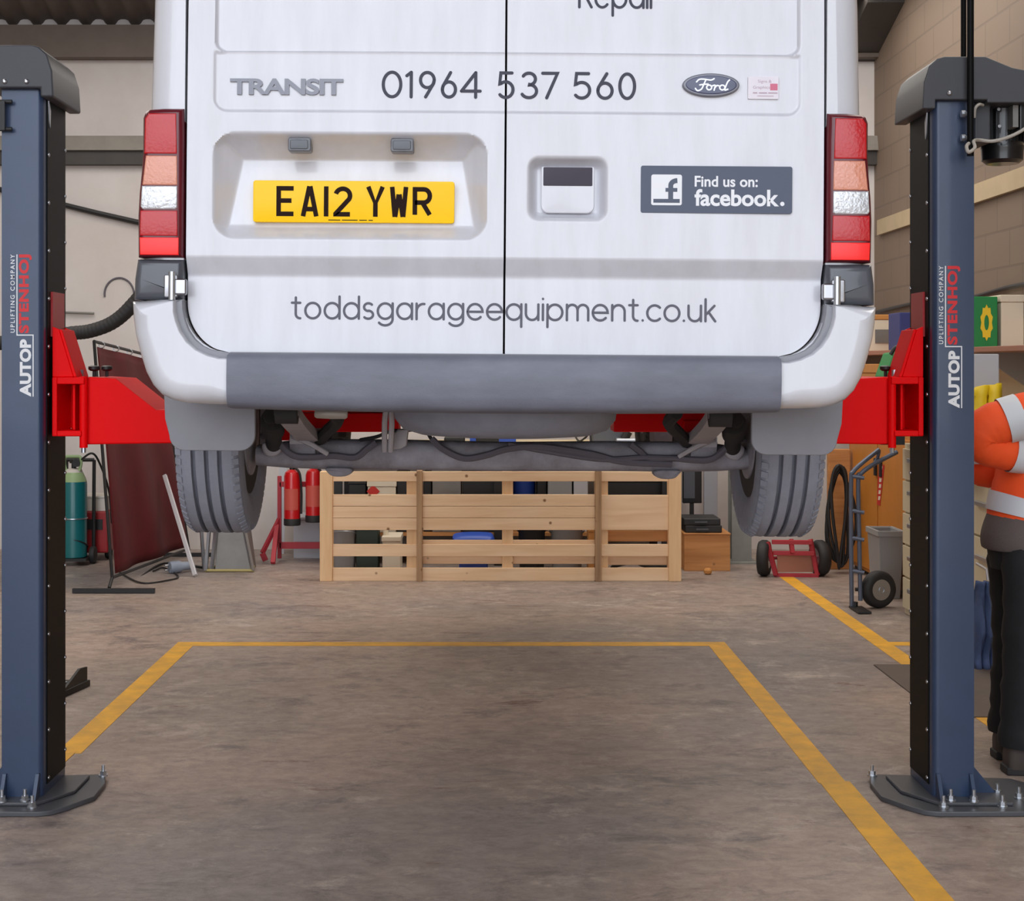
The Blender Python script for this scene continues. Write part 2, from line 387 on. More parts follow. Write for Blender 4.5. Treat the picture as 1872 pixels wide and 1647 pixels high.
# single-stroke lettering
def arc(cx, cy, rx, ry, a0, a1, n=20):
    return [(cx+rx*math.cos(math.radians(a0+(a1-a0)*k/n)), cy+ry*math.sin(math.radians(a0+(a1-a0)*k/n))) for k in range(n+1)]
CIR = arc(.5, .5, .5, .5, 0, 360, 28)
GL = {
 't': (.6, [[(.26, 1.34), (.26, .3)]+arc(.54, .3, .28, .3, 180, 275, 8), [(0, 1), (.56, 1)]]),
 'o': (1, [CIR]), 'd': (1, [CIR, [(1, 1.42), (1, 0)]]), 'a': (1, [CIR, [(1, 1), (1, 0)]]),
 's': (.66, [arc(.34, .75, .3, .25, 40, 265, 14)+arc(.32, .26, .33, .26, 85, -140, 14)]),
 'g': (1, [CIR, [(1, 1), (1, .0)]+arc(.5, -.02, .5, .4, 0, -145, 14)]),
 'r': (.52, [[(0, 1), (0, 0)], arc(.46, .5, .46, .48, 180, 82, 10)]),
 'e': (1, [[(0, .5), (1, .5)]+arc(.5, .5, .5, .5, 0, 318, 26)]),
 'q': (1, [CIR, [(1, 1), (1, -.45)]]), 'p': (1, [CIR, [(0, 1), (0, -.45)]]),
 'u': (.84, [[(0, 1), (0, .42)]+arc(.42, .42, .42, .42, 180, 360, 14)+[(.84, 1)], [(.84, .5), (.84, 0)]]),
 'i': (0, [[(0, 1), (0, 0)], [(0, 1.36), (0, 1.37)]]),
 'n': (.84, [[(0, 1), (0, 0)], [(0, .5)]+arc(.42, .58, .42, .42, 180, 0, 14)+[(.84, 0)]]),
 'm': (1.44, [[(0, 1), (0, 0)], [(0, .5)]+arc(.36, .64, .36, .36, 180, 0, 12)+[(.72, 0)], [(.72, .5)]+arc(1.08, .64, .36, .36, 180, 0, 12)+[(1.44, 0)]]),
 'c': (.86, [arc(.5, .5, .5, .5, 45, 315, 22)]), '.': (0, [[(0, .02), (0, .03)]]),
 'k': (.66, [[(0, 1.42), (0, 0)], [(.6, 1), (.02, .42)], [(.2, .6), (.66, 0)]]),
 'R': (.92, [[(0, 0), (0, 1.42), (.5, 1.42)]+arc(.5, 1.03, .39, .39, 90, -90, 12)+[(0, .64)], [(.45, .64), (.9, 0)]]),
}
DG = {
 '0': [arc(.5, .5, .5, .5, 0, 360, 32)], '1': [[(0, .86), (.9, 1)], [(.9, 1), (.9, 0)]],
 '9': [arc(.5, .69, .5, .31, 0, 360, 26), [(1, .69), (.95, .55), (.38, 0)]],
 '6': [arc(.5, .31, .5, .31, 0, 360, 26), [(0, .31), (.05, .45), (.62, 1)]],
 '4': [[(.76, 0), (.76, 1)], [(.76, 1), (0, .25)], [(0, .25), (1, .25)]],
 '5': [[(.92, 1), (.14, 1), (.06, .55)]+arc(.48, .32, .52, .32, 128, -140, 20)],
 '3': [arc(.48, .76, .44, .24, 150, -85, 16)+arc(.48, .27, .52, .27, 85, -150, 18)],
 '7': [[(0, 1), (1, 1), (.28, 0)]],
}
PL = {
 'E': [[(1, 1), (0, 1), (0, 0), (1, 0)], [(0, .52), (.86, .52)]],
 'A': [[(0, 0), (.47, 1)], [(.53, 1), (1, 0)], [(.18, .24), (.82, .24)]],
 '1': [[(0, 1), (0, 0)]],
 '2': [arc(.5, .73, .5, .27, 165, -30, 14)+[(.0, .02), (0, 0), (1, 0)]],
 'Y': [[(0, 1), (.5, .42), (1, 1)], [(.5, .46), (.5, 0)]],
 'W': [[(0, 1), (.2, 0)], [(.22, 0), (.48, .75)], [(.52, .75), (.78, 0)], [(.8, 0), (1, 1)]],
 'R': [[(0, 0), (0, 1), (.6, 1)]+arc(.6, .74, .4, .26, 90, -90, 10)+[(0, .48)], [(.5, .48), (1, 0)]],
}
def ribbon(mb, pts, w, f3, rnd=True):
    P = []
    for p in pts:
        p = Vector(p)
        if not P or (p-P[-1]).length > 1e-4: P.append(p)
    closed = len(P) > 3 and (P[0]-P[-1]).length < 1e-2
    n = len(P); Lf, Rt = [], []
    for i in range(n):
        if closed: a = (P[i]-P[i-1]) if i else (P[0]-P[-2]); b = (P[i+1]-P[i]) if i < n-1 else (P[1]-P[0])
        else: a = P[i]-P[max(i-1, 0)] if i else P[1]-P[0]; b = P[i+1]-P[i] if i < n-1 else a
        n1 = Vector((-a.y, a.x)).normalized(); n2 = Vector((-b.y, b.x)).normalized(); q = n1+n2
        q = n1 if q.length < 1e-4 else q.normalized(); k = min(1.7, 1/max(.3, q.dot(n1)))
        Lf.append(P[i]+q*(w/2*k)); Rt.append(P[i]-q*(w/2*k))
    vs = [f3(p.x, p.y) for p in Lf]+[f3(p.x, p.y) for p in Rt]
    mb.add(vs, [(i, i+1, n+i+1, n+i) for i in range(n-1)])
    if rnd and not closed:
        for c, t in ((P[0], P[0]-P[1]), (P[-1], P[-1]-P[-2])):
            a = math.atan2(t.y, t.x)
            mb.add([f3(c.x+w/2*math.cos(a-PI/2+PI*k/8), c.y+w/2*math.sin(a-PI/2+PI*k/8)) for k in range(9)], [tuple(range(9))])

# ------------------------------------------------------------------ the room
BW, RW, LW = 12.5, 3.18, -5.2
def eave(y): return 4.28+.3*(BW-y)
b = MB().box((LW-12, -30, -.15), (RW+12, BW+.2, 0)); floor = struct(b.build('floor', M['floor'], smooth=0))  # unseen outdoor stretch added so faces turned downward get less light
def strip(x0, x1, y0, y1, label=None, z=.0015):
    o = MB().box((x0, y0, -.002), (x1, y1, z)).build('painted_line', M['yellow_paint'], floor, smooth=0); lab(o, label or 'yellow painted line'); return o
strip(-1.66, -1.56, 5.92, 8.30); strip(-1.69, -1.585, 5.58, 5.95, z=.002); strip(1.20, 1.30, 5.5, 8.30); strip(1.205, 1.315, 2.9, 5.52, z=.002)
strip(-1.56, 1.20, 8.19, 8.30); strip(2.09, 2.19, 5.6, 10.9); strip(2.19, 2.75, 8.2, 8.3, z=.002)
b = MB().box((LW-.2, BW, -.15), (RW+.2, BW+.2, 6)); struct(b.build('wall_back', M['wall'], smooth=0))
b = MB().box((RW, -2.5, -.15), (RW+.2, BW, 9)); struct(b.build('wall_right', M['block'], smooth=0))
b = MB().box((LW-.2, -2.5, -.15), (LW, BW, 9)); struct(b.build('wall_left', M['wall_l'], smooth=0))
# corrugated roof rising towards the camera
b = MB(); nx = 420; top = []
for i in range(nx+1):
    x = LW-.1+(RW-LW+.2)*i/nx; w = .025*math.tanh(2.2*math.sin(2*PI*x/.2))
    for (y, dz) in ((BW+.1, 0), (-2.5, 0)): top.append((x, y, eave(y)+w+.02))
b.add(top, [(2*i, 2*i+2, 2*i+3, 2*i+1) for i in range(nx)])
struct(b.build('ceiling', M['roof'], smooth=60))
b = MB().box((LW, BW-.14, 3.99), (RW, BW, 4.02)).box((LW, BW-.14, 4.02), (RW, BW-.10, 4.22)).box((LW, BW-.14, 4.22), (RW, BW, 4.25)); struct(b.build('trim_1', M['purlin'], smooth=0))
b = MB().prism([(LW, BW, 3.37), (LW, BW-.10, 3.36), (LW, BW-.13, 3.26), (LW, BW-.13, 3.24), (LW, BW, 3.24)], (RW-LW, 0, 0)); struct(b.build('trim_2', M['rail_grey'], smooth=0))
b = MB().box((LW, BW-.09, 3.13), (RW, BW, 3.24)); struct(b.build('trim_3', M['purlin_dark'], smooth=0))
b = MB().box((RW-.03, 1, 2.545), (RW, 12.3, 2.665)); struct(b.build('trim_4', M['batten'], smooth=0))
b = MB().prism([(RW-.28, BW-.9, eave(BW-.9)-.30), (RW, BW-.9, eave(BW-.9)-.30), (RW, BW-.9, eave(BW-.9)), (RW-.28, BW-.9, eave(BW-.9))], (0, .9, -.27)); struct(b.build('trim_5', M['purlin_dark'], smooth=0))
b = MB().tube(spline([(RW-.02, 12.4, 1.93), (RW-.02, 11, 1.96), (RW-.02, 10, 1.94), (RW-.02, 9, 1.975), (RW-.02, 7.5, 1.95)], 6), .014); tag(b.build('cable', M['black_metal']), 'dark cable sagging along the right block wall above the shelf', 'cable')
b = MB().tube([W(-380, 256, 12.46), W(90, 368, 12.46), W(180, 390, 12.46), W(330, 424, 12.46)], .022); tag(b.build('cable', M['black_metal']), 'thick straight black cable sloping down the white back wall', 'cable')
b = MB().tube([W(110, 571, 12.47), W(172, 573, 12.47)], .01); tag(b.build('wall_rod', M['sheet']), 'thin grey horizontal rod on the white back wall above the hose', 'rod')
pts = [W(218+27*math.cos(a), 538+30*math.sin(a), 12.493) for a in [PI*(.95+1.2*k/20) for k in range(21)]]
b = MB().tube(pts, .008); tag(b.build('wire_loop', M['hose']), 'thin grey wire loop hanging on the back wall above the hose', 'wire')

# ------------------------------------------------------------------ the van
vx = (VC-CX)*VY/F
van = thing('panel_van', 'white panel van raised on the red arms of the lift, seen from behind', 'van', (vx, VY, H))
van.rotation_euler.y = TILT
YW, YF, ZW, RWH = 4.95, 8.25, 1.29, .335          # wheel centres
HP = [(646, 682), (655, 640), (664, 560), (665, 478), (664, 355), (657, 205), (652, 0), (641, -200), (622, -400), (603, -500), (572, -560), (520, -600), (430, -625), (250, -637), (0, -640)]
HP = [(a/(F/VY), H-(p-CY)/(F/VY)) for a, p in HP]
fine = []
for i in range(len(HP)-1):
    for k in range(4):
        t = k/4; fine.append((HP[i][0]*(1-t)+HP[i+1][0]*t, HP[i][1]*(1-t)+HP[i+1][1]*t))
fine.append(HP[-1])
def section(y, ins, hs=1.0, ws=1.0):
    zb = fine[0][1]
    for yc in (YW, YF):
        if abs(y-yc) < .42: zb = max(zb, ZW+math.sqrt(.42**2-(y-yc)**2))
    hw = []
    ztop = fine[-1][1]
    for x, z in fine:
        k = (z-H)/(ztop-H) if z > H else 0
        zz = z-ins*max(0, k)**3
        zz = H+(zz-H)*hs if zz > H else zz
        zz = max(zz, zb)
        hw.append(((x-ins*min(1, x/.5))*ws, zz))
    return [Vector((vx+x, y, z)) for x, z in hw]+[Vector((vx-x, y, z)) for x, z in hw[-2::-1]]
def L_(y): return 337 if y <= 555 else 420-83*math.sqrt(max(0, 1-((y-555)/93)**2))
R0 = .07; ys = [(VY+.0+R0*(1-math.sin(a)), R0*(1-math.cos(a)), 1, 1) for a in [PI/2*(1-k/7) for k in range(8)]]
yy = VY+.16
while yy < 8.8:
    ys.append((yy, 0, 1, 1)); yy += .07 if (abs(yy-YW) < .5 or abs(yy-YF) < .5) else .25
ys += [(8.85, 0, .72, .98), (9.1, 0, .45, .96), (9.4, .02, .36, .92), (9.5, .06, .3, .88)]
rings = [section(*q) for q in ys]; n = len(rings[0])
b = MB(); b.add([p for r in rings for p in r], [(j*n+k, j*n+k+1, (j+1)*n+k+1, (j+1)*n+k) for j in range(len(rings)-1) for k in range(n-1)]+[tuple(range((len(rings)-1)*n, len(rings)*n))])
hole = [(L_(y)-2.5, y) for y in [-504, -300, 0, 300, 500, 555, 570, 585, 600, 612, 622, 632, 640, 645, 648]]+[(420, 651)]
hole += [(2*VC-x, y) for x, y in reversed(hole)]
hole = [VN(x, y) for x, y in hole]; outer = list(rings[0])
tri = tessellate_polygon([[Vector((p.x, p.z, 0)) for p in outer], [Vector((p.x, p.z, 0)) for p in hole]])
b.add(outer+hole, tri); o_ = len(hole)
b.add(hole+[p+Vector((0, .03, 0)) for p in hole], [(k, (k+1) % o_, o_+(k+1) % o_, o_+k) for k in range(o_)])
b.build('body', M['van'], van, smooth=40)
b = MB().box((vx-.62, VY+.15, 1.53), (vx+.62, 9.3, 1.60)); 
for s in (-1, 1): b.box((vx+s*.40, VY+.2, 1.44), (vx+s*.48, 9.2, 1.54))
b.build('underbody', M['under_dark'], van, smooth=0)

def sdf(x, y, x0, y0, x1, y1, r):            # >0 inside
    qx = abs(x-(x0+x1)/2)-(x1-x0)/2+r; qy = abs(y-(y0+y1)/2)-(y1-y0)/2+r
    return -(math.hypot(max(qx, 0), max(qy, 0))+min(max(qx, qy), 0)-r)
def sst(t): t = min(1, max(0, t)); return t*t*(3-2*t)
def smin(*a):
    k = .06; v = a[0]
    for c in a[1:]:
        h = max(k-abs(v-c), 0)/k; v = min(v, c)-h*h*k*.25
    return v
def dh(x, y):                                # depth of the door skin below its face, metres
    h = .010*((x-921)/590)**2+.012*((y-380)/420)**2*(1 if y < 380 else 0)
    h += .011*sst(sdf(x, y, 388, -420, 1459, 100, 22)/5)
    if y > 94: h += .006*sst(sdf(x, y, 386, 40, 1461, 209, 26)/5)*sst((y-96)/6)
    d = sdf(x, y, 387, 247, 888, 440, 42)
    if d > 0:
        t = (y-247)/193; wl = 52*(1-t)+19*t
        s_ = smin((y-247)/40, (x-387)/wl, (888-x)/wl, (440-y)/26, d/16, 1.0)
        h += (.105*(1-t)+.045*t)*max(0, s_)
    d = sdf(x, y, 961, 286, 1109, 405, 22)
    if d > 0: h += .042*sst(min(d/19, 1))
    if y > 474: h += .004*sst((y-474)/3.5)+.024*min(1, max(0, (y-478)/28))
    return h
DOORY = VY-.014
def on_door(lift=.0009):
    def f(px, py): w = VN(px, py); return Vector((w.x, DOORY+dh(px, py)-lift, w.z))
    return f
def door(side):
    rows = [-500+40*k for k in range(12)]+[-20+3.2*k for k in range(int(668/3.2))]; rows = [r for r in rows if r < 647.5]+[647.8]
    nc = 190; b = MB(); vs = []
    for y in rows:
        xl, xr = L_(y)+2.2, 919.0
        for i in range(nc+1):
            x = xl+(xr-xl)*i/nc
            if side > 0: x = 2*VC-x
            w = VN(x, y); vs.append(Vector((w.x, DOORY+dh(x, y), w.z)))
    m = nc+1; nr = len(rows)
    fs = [(j*m+i, j*m+i+1, (j+1)*m+i+1, (j+1)*m+i) for j in range(nr-1) for i in range(nc)]
    ring = [i for i in range(m)]+[j*m+nc for j in range(1, nr)]+[(nr-1)*m+i for i in range(nc-1, -1, -1)]+[j*m for j in range(nr-2, 0, -1)]
    o = len(vs); vs += [vs[i]+Vector((0, .016, 0)) for i in ring]; q = len(ring)
    fs += [(ring[k], ring[(k+1) % q], o+(k+1) % q, o+k) for k in range(q)]
    b.add(vs, fs); return b.build('rear_door', M['van_door'], van, smooth=50)
dl = door(-1); dr = door(1)
outl = [(335, -504), (919, -504)]
left_curve = [(L_(y)-2.5, y) for y in [-504, 0, 300, 500, 555, 570, 585, 600, 612, 622, 632, 640, 645, 648]]+[(420, 651)]
poly = left_curve+[(2*VC-x, y) for x, y in reversed(left_curve)]
MB().pillow([(x-3 if x < VC else x+3, y) for x, y in poly], VN, VY+.115, VY+.125, .0005, 1).build('gap_shade_backing', M['gap_latch_dark'], van, smooth=0)  # dark backing sheet, stands in for the shade inside the door gaps

# lettering on the doors
def stroke_line(mbs, s, x0, x1, base, xh, w, gap=.3):
    tot = sum(GL[c][0] for c in s)+gap*(len(s)-1); k = (x1-x0-w)/tot; x = x0+w/2; lift = .0008
    for c in s:
        mb = mbs[0] if x < VC-8 else mbs[1]
        for st in GL[c][1]:
            lift += .00001
            ribbon(mb, [(x+p[0]*k, base-w/2-p[1]*(xh-w)) for p in st], w, on_door(lift))
        x += (GL[c][0]+gap)*k
b, b2 = MB(), MB(); stroke_line((b, b2), 'toddsgarageequipment.co.uk', 529, 1311, 586.5, 33, 4.6, .31); b.build('web_lettering', M['vinyl_url'], dl, smooth=0); b2.build('web_lettering', M['vinyl_url'], dr, smooth=0)
b = MB(); stroke_line((b, b), 'Repair', 1052, 1201, 13.5, 38, 5, .28); b.build('lettering', M['vinyl'], dr, smooth=0)
b, b2, b3 = MB(), MB(), MB(); w = 6.0
for i, (c, xa, xb) in enumerate((('0', 694, 732), ('1', 737, 752), ('9', 762, 793), ('6', 802, 832), ('4', 837, 877), ('5', 905, 937), ('3', 947, 980), ('7', 985, 1018), ('5', 1043, 1077), ('6', 1086, 1118), ('0', 1126, 1159))):
    for st in DG[c]: ribbon((b if i < 5 else b3 if i == 5 else b2), [(xa+w/2+p[0]*(xb-xa-w), 182-w/2-p[1]*(51-w)) for p in st], w, on_door(.0008+.00002*i))
b.build('phone_digits', M['vinyl'], dl, smooth=0); b3.build('phone_digits', M['vinyl'], dl, smooth=0); b2.build('phone_digits', M['vinyl'], dr, smooth=0)
b = MB(); text_on(b, 'TRANSIT', (417, 147, 624, 177), on_door(.006), offset=.03, lift=.006, space=.92); b.build('badge_lettering', M['badge'], dl, smooth=20)

# number plate
pf = lambda lift: (lambda px, py: (lambda w: Vector((w.x, DOORY+.047-.00018*(py-366)*1.0-lift, w.z)))(VN(px, py)))
npl = MB().pillow(rrect(457, 330, 828, 407, 5), VN, DOORY+.045, DOORY+.08, .002, 2)
npl = npl.build('number_plate', M['plate'], van)
b = MB(); w = 8.5
for i, (c, xa, xb) in enumerate((('E', 500, 536), ('A', 545, 578), ('1', 587.5, 596.5), ('2', 605, 640), ('Y', 665, 700), ('W', 709, 743), ('R', 751, 787))):
    sx = max(0, xb-xa-w); top, bot = 340.5, 396
    for j, st in enumerate(PL[c]):
        edge = 0 if c in 'AYW1' else w/2
        ribbon(b, [(xa+w/2+p[0]*sx, bot-edge-p[1]*(bot-top-2*edge)) for p in st], w, lambda px, py, i=i, j=j: Vector((VN(px, py).x, DOORY+.0444-.00003*j, VN(px, py).z)), rnd=False)
b.build('plate_characters', M['plate_char'], npl, smooth=0)
b = MB()
for xa, xb in ((596, 618), (621, 650), (653, 667), (670, 678)): ribbon(b, [(xa, 402.5), (xb, 402.5)], 1.6, lambda px, py: Vector((VN(px, py).x, DOORY+.0444, VN(px, py).z)), rnd=False)
b.build('maker_line', M['plate_char'], npl, smooth=0)
for x0 in (523, 711):
    o = MB().pillow(rrect(x0, 254, x0+42, 279, 4), VN, DOORY+.016, DOORY+.06, .003).build('plate_lamp', M['lamp_glass'], van)
    MB().pillow(rrect(x0+4, 258, x0+37, 275, 3), VN, DOORY+.0145, DOORY+.022, .002).build('lens', M['filler'], o)
# door handle
o = MB().pillow(rrect(987, 303, 1085, 388, (3, 3, 14, 14)), VN, DOORY+.026, DOORY+.065, .003).build('door_handle', M['van'], van)
MB().pillow(rrect(991, 304, 1081, 338, 2), VN, DOORY+.0245, DOORY+.034, .001).build('finger_slot', M['slot'], o)
# stickers and badge
def flat(y): return lambda px, py: Vector((VN(px, py).x, y, VN(px, py).z))
dk = DOORY+dh(1440, 348)
o = MB().pillow(rrect(1168, 302, 1444, 388, 4), VN, DOORY+.0005, DOORY+.009, .0003, 1).build('sticker', M['sticker'], van); lab(o, 'slate grey sticker with white social media lettering')
fs_ = flat(DOORY-.0002)
b = MB(); text_on(b, 'Find us on:', (1266, 320, 1381, 340), fs_, offset=.022); text_on(b, 'facebook', (1266, 344, 1420, 375), fs_, offset=.026, space=.98)
b.add([fs_(1426+4*math.cos(2*PI*k/14), 370+4*math.sin(2*PI*k/14)) for k in range(14)], [tuple(range(14))])
b.build('lettering', M['sticker_white'], o, smooth=0)
sq = MB().pillow(rrect(1187, 318, 1243, 374, 4), VN, DOORY+.0000, DOORY+.002, .0002, 1).build('logo_square', M['sticker_white'], o)
f3 = flat(DOORY-.0006); b = MB()
ribbon(b, [(1222.5, 363), (1222.5, 338)]+[(1222.5+12*(1-math.cos(t)), 338-9*math.sin(t)) for t in [PI/2*k/8 for k in range(9)]], 9, f3, rnd=False)
f3b = flat(DOORY-.0007); ribbon(b, [(1213, 346), (1234.5, 346)], 7, f3b, rnd=False); ribbon(b, [(1191, 366), (1239, 366)], 7, f3b, rnd=False)
b.build('logo_letter', M['sticker'], o, smooth=0)
o = MB().pillow(rrect(1363, 137, 1419, 178, 2), VN, DOORY+.0095, DOORY+.02, .0003, 1).build('sticker', M['sticker_pale'], van); lab(o, 'small pale sticker with pink and red print')
fs_ = flat(DOORY+.0088); b = MB(); text_on(b, 'Signs &', (1381, 143, 1406, 150), fs_); text_on(b, 'Graphics', (1372, 154, 1403, 161), fs_)
for xa, xb in ((1372, 1380), (1383, 1398), (1400, 1417)): ribbon(b, [(xa, 167), (xb, 167)], 2.2, fs_, rnd=False)
ribbon(b, [(1380, 172.5), (1410, 172.5)], 1.2, fs_, rnd=False)
b.build('lettering', M['sticker_text'], o, smooth=0)
b = MB(); b.add([fs_(*p) for p in ((1403.5, 150), (1417, 150), (1417, 162), (1403.5, 162))], [(0, 1, 2, 3)]); b.build('logo_block', M['sticker_pink'], o, smooth=0)
def ell(cx, cy, rx, ry, n=40): return [(cx+rx*math.cos(2*PI*k/n), cy+ry*math.sin(2*PI*k/n)) for k in range(n)]
bd = MB().pillow(ell(1295, 154, 52, 21.5), VN, DOORY+.001, DOORY+.015, .004).build('badge', M['badge'], van); lab(bd, 'oval blue enamel badge with chrome rim')
MB().pillow(ell(1295, 154, 46.5, 17), VN, DOORY-.0005, DOORY+.012, .002).build('badge_face', M['navy'], bd)
b = MB(); fb = flat(DOORY-.0012)
for k, st in enumerate((
    [(1268, 149), (1273, 144.5), (1282, 144), (1294, 145.5), (1300, 143)], [(1285, 145), (1281, 154), (1277, 162), (1270, 165), (1266, 161)], [(1274, 154.5), (1281, 153.5), (1289, 153)],
    [(1291+4.6*math.cos(t), 159-4.4*math.sin(t)) for t in [2*PI*q/14 for q in range(15)]], [(1295, 157), (1300, 155), (1302, 156), (1300, 164)], [(1301, 160), (1305, 155.5), (1309, 156)],
    [(1315+4.8*math.cos(t), 159-4.4*math.sin(t)) for t in [2*PI*q/14 for q in range(15)]], [(1328, 145), (1324, 150), (1319.5, 163), (1325, 162)])):
    P = [tuple(p)[:2] for p in spline([(x, y, 0) for x, y in st], 5)] if len(st) < 10 else st
    ribbon(b, P, 2.6, flat(DOORY-.0012-.00002*k))
b.build('badge_script', M['chrome'], bd, smooth=0)

# lights, filler panels, hinges, bumper, mudflaps on each side
def mir(pts, s): return pts if s < 0 else [(2*VC-x, y) for x, y in pts]
for s in (-1, 1):
    tl = MB().pillow(mir([(272, 206), (300, 204), (334, 204), (335, 250), (335, 476), (253, 476), (252, 400), (254, 360), (258, 315), (260, 280), (260, 222), (264, 211)], s), VN, VY-.022, VY+.22, .018, 5).build('tail_light', M['red_dark'], van)
    for nm, mt, pts, r in (('red_lens', 'red_lens', [(272, 214), (322, 214), (324, 288), (264, 288), (265, 224)], .004), ('indicator_lens', 'amber_lens', [(267, 291), (324, 291), (325, 345), (261, 345), (264, 318)], .004),
                           ('reversing_lens', 'clear_lens', [(260, 346), (325, 346), (325, 386), (320, 389), (262, 389), (258, 384)], .004), ('red_lens', 'red_lens', [(258, 391), (325, 391), (326, 437), (257, 437)], .003), ('reflector', 'red_refl', [(257, 440), (328, 440), (328, 472), (258, 472)], .002)):
        q = MB().pillow(mir(pts, s), VN, VY-.024, VY-.006, r, 3).build(nm, M[mt], tl)
    MB().pillow(mir([(251, 479), (335, 479), (335, 552), (326, 553), (245, 553), (246, 515)], s), VN, VY-.018, VY+.3, .02, 4).build('filler_panel', M['filler'], van)
    hg = MB().pillow(mir(rrect(303, 508, 327, 549, 3), s), VN, VY-.03, VY-.015, .003).build('hinge', M['chrome'], van)
    p = V(0, 0)
    hx0, hx1 = mir([(322, 0), (344, 0)], s)[0][0], mir([(322, 0), (344, 0)], s)[1][0]
    a0 = VN(min(hx0, hx1), 515); a1 = VN(max(hx0, hx1), 545)
    MB().box((a0.x, VY-.034, a1.z), (a1.x, VY-.012, a0.z)).build('hinge_leaf', M['chrome'], hg, bevel=.006, seg=3)
    c = VN(mir([(318, 0)], s)[0][0], 528)
    MB().cyl((c.x, VY-.032, c.z+.036), (c.x, VY-.032, c.z-.036), .009).build('hinge_pin', M['zinc'], hg)
    # bumper corner, with the grey trim between it and the door
    cur = [(L_(y)-14, y) for y in (553, 565, 580, 595, 608, 620, 630, 638, 644)]
    cur = [(L_(553)-13, 553), (325, 575), (329, 592), (336, 610), (348, 628), (364, 642), (385, 652), (405, 657)]
    corner = cur+[(470, 659), (470, 744), (385, 743), (345, 741), (318, 736), (297, 726), (281, 709), (268, 685), (257, 650), (248, 615), (244, 585), (243, 556)]
    wt = [.12]*len(cur)+[.1, .5]+[1]*(len(corner)-len(cur)-2); wt[-1] = .6
    cn = MB().pillow(mir(corner, s), VN, VY-.045, VY+.75, .05, 6, wts=wt).build('bumper_corner', M['van'], van, smooth=60)
    cn.modifiers.new('wn', 'WEIGHTED_NORMAL').keep_sharp = True
    tr = [(L_(553)-13, 553), (325, 575), (329, 592), (336, 610), (348, 628), (364, 642), (385, 652), (424, 660)]
    inn = [(424, 649), (400, 646), (385, 642), (372, 636), (358, 624), (347, 608), (340, 590), (336, 570), (335, 553)]
    MB().pillow(mir([(x-6, y+5) for x, y in tr]+inn, s), VN, VY-.02, VY+.05, .004, 2).build('bumper_trim', M['trim_grey'], van)
    k = mir([(305, 738), (466, 738)], s); xs_ = sorted((k[0][0], k[1][0]))
    fl = [(300, 725), (466, 725), (467, 790)]+[(467-28+28*math.cos(t), 800+28*math.sin(t)) for t in [PI/2*q/6 for q in range(7)]]+[(335-25+0-28*math.sin(t)+28, 800+28*math.cos(t)) for t in [PI/2*q/6 for q in range(7)]]+[(302, 770)]
    MB().pillow(mir(fl, s), lambda px, py: VN(px, py, 4.22), 4.22, 4.235, .004, 2).build('mudflap', M['flap'], van)
# centre bumper step
b = MB(); prof = [(VY+.06, 648), (VY-.02, 649), (VY-.048, 653), (VY-.058, 662), (VY-.06, 690), (VY-.058, 720), (VY-.05, 738), (VY-.03, 747), (VY+.03, 751), (VY+.12, 752)]
rings = []
for i in range(41):
    t = -1+2*i/40; x = 921+500*t; sag = 5*(1-t*t); rg = []
    for y, py in prof:
        w = VN(x, py+sag*max(0, (py-650)/100)); rg.append(Vector((w.x, y-.03*(1-t*t), w.z)))
    rings.append(rg)
b.loft(rings).build('bumper', M['bump_grey'], van, smooth=50)
MB().box(VN(423, 647, VY)+Vector((0, -.02, 0)), VN(1419, 655, VY)+Vector((0, .05, 0))).build('bumper_tread', M['trim_grey'], van, smooth=0)
MB().box(VN(1136, 649, VY)+Vector((0, -.035, 0)), VN(1151, 656, VY)+Vector((0, 0, 0))).build('latch', M['gap_latch_dark'], van, smooth=0)

# wheels
def tyre(mb, c, w, R, rim):
    hw = w/2; prof = [(rim, -hw*.80), (rim+.02, -hw*.98), ((R+rim)/2, -hw*1.1), (R-.035, -hw*1.04), (R-.014, -hw*.96), (R-.004, -hw*.86)]
    g = [-.42, 0, .42]
    for q in g: prof += [(R, (q-.075)*hw), (R-.022, (q-.06)*hw), (R-.022, (q+.06)*hw), (R, (q+.075)*hw)]
    m = [(r, -h) for r, h in reversed(prof[:6])]
    mb.lathe(prof+m+[(rim-.02, hw*.8), (rim-.02, -hw*.8)], c, (1, 0, 0), 64)
for yc in (YW, YF):
    for s in (-1, 1):
        c = Vector((vx+s*.888, yc, ZW)); b = MB(); tyre(b, c, .19, RWH, .205)
        for side in (-1, 1):                                # shoulder blocks
            for k in range(70):
                a = 2*PI*k/70; d = Vector((0, math.cos(a), math.sin(a))); t = Vector((0, -math.sin(a), math.cos(a)))
                p = c+Vector((side*.077, 0, 0))+d*(RWH-.006); q = c+Vector((side*.096, 0, 0))+d*(RWH-.018)
                b.add([p-t*.0095+d*.007, p+t*.0095+d*.007, q+t*.0095+d*.007, q-t*.0095+d*.007, p-t*.0095-d*.01, p+t*.0095-d*.01, q+t*.0095-d*.01, q-t*.0095-d*.01], [(0,1,2,3),(7,6,5,4),(0,4,5,1),(1,5,6,2),(2,6,7,3),(3,7,4,0)])
        wh = b.build('tyre', M['rubber'] if yc == YW else M['rubber_black'], van, smooth=28)
        b = MB().lathe([(.21, -.085), (.19, -.07), (.185, .0), (.12, .02), (.06, .03), (.19, .06), (.21, .085)], c, (s, 0, 0), 32); b.build('rim', M['under_dark'], wh)
        b = MB().lathe([(.05, -.10), (.15, -.09), (.155, -.02), (.14, .0)], c, (s, 0, 0), 28); b.build('brake_drum', M['under'], wh)
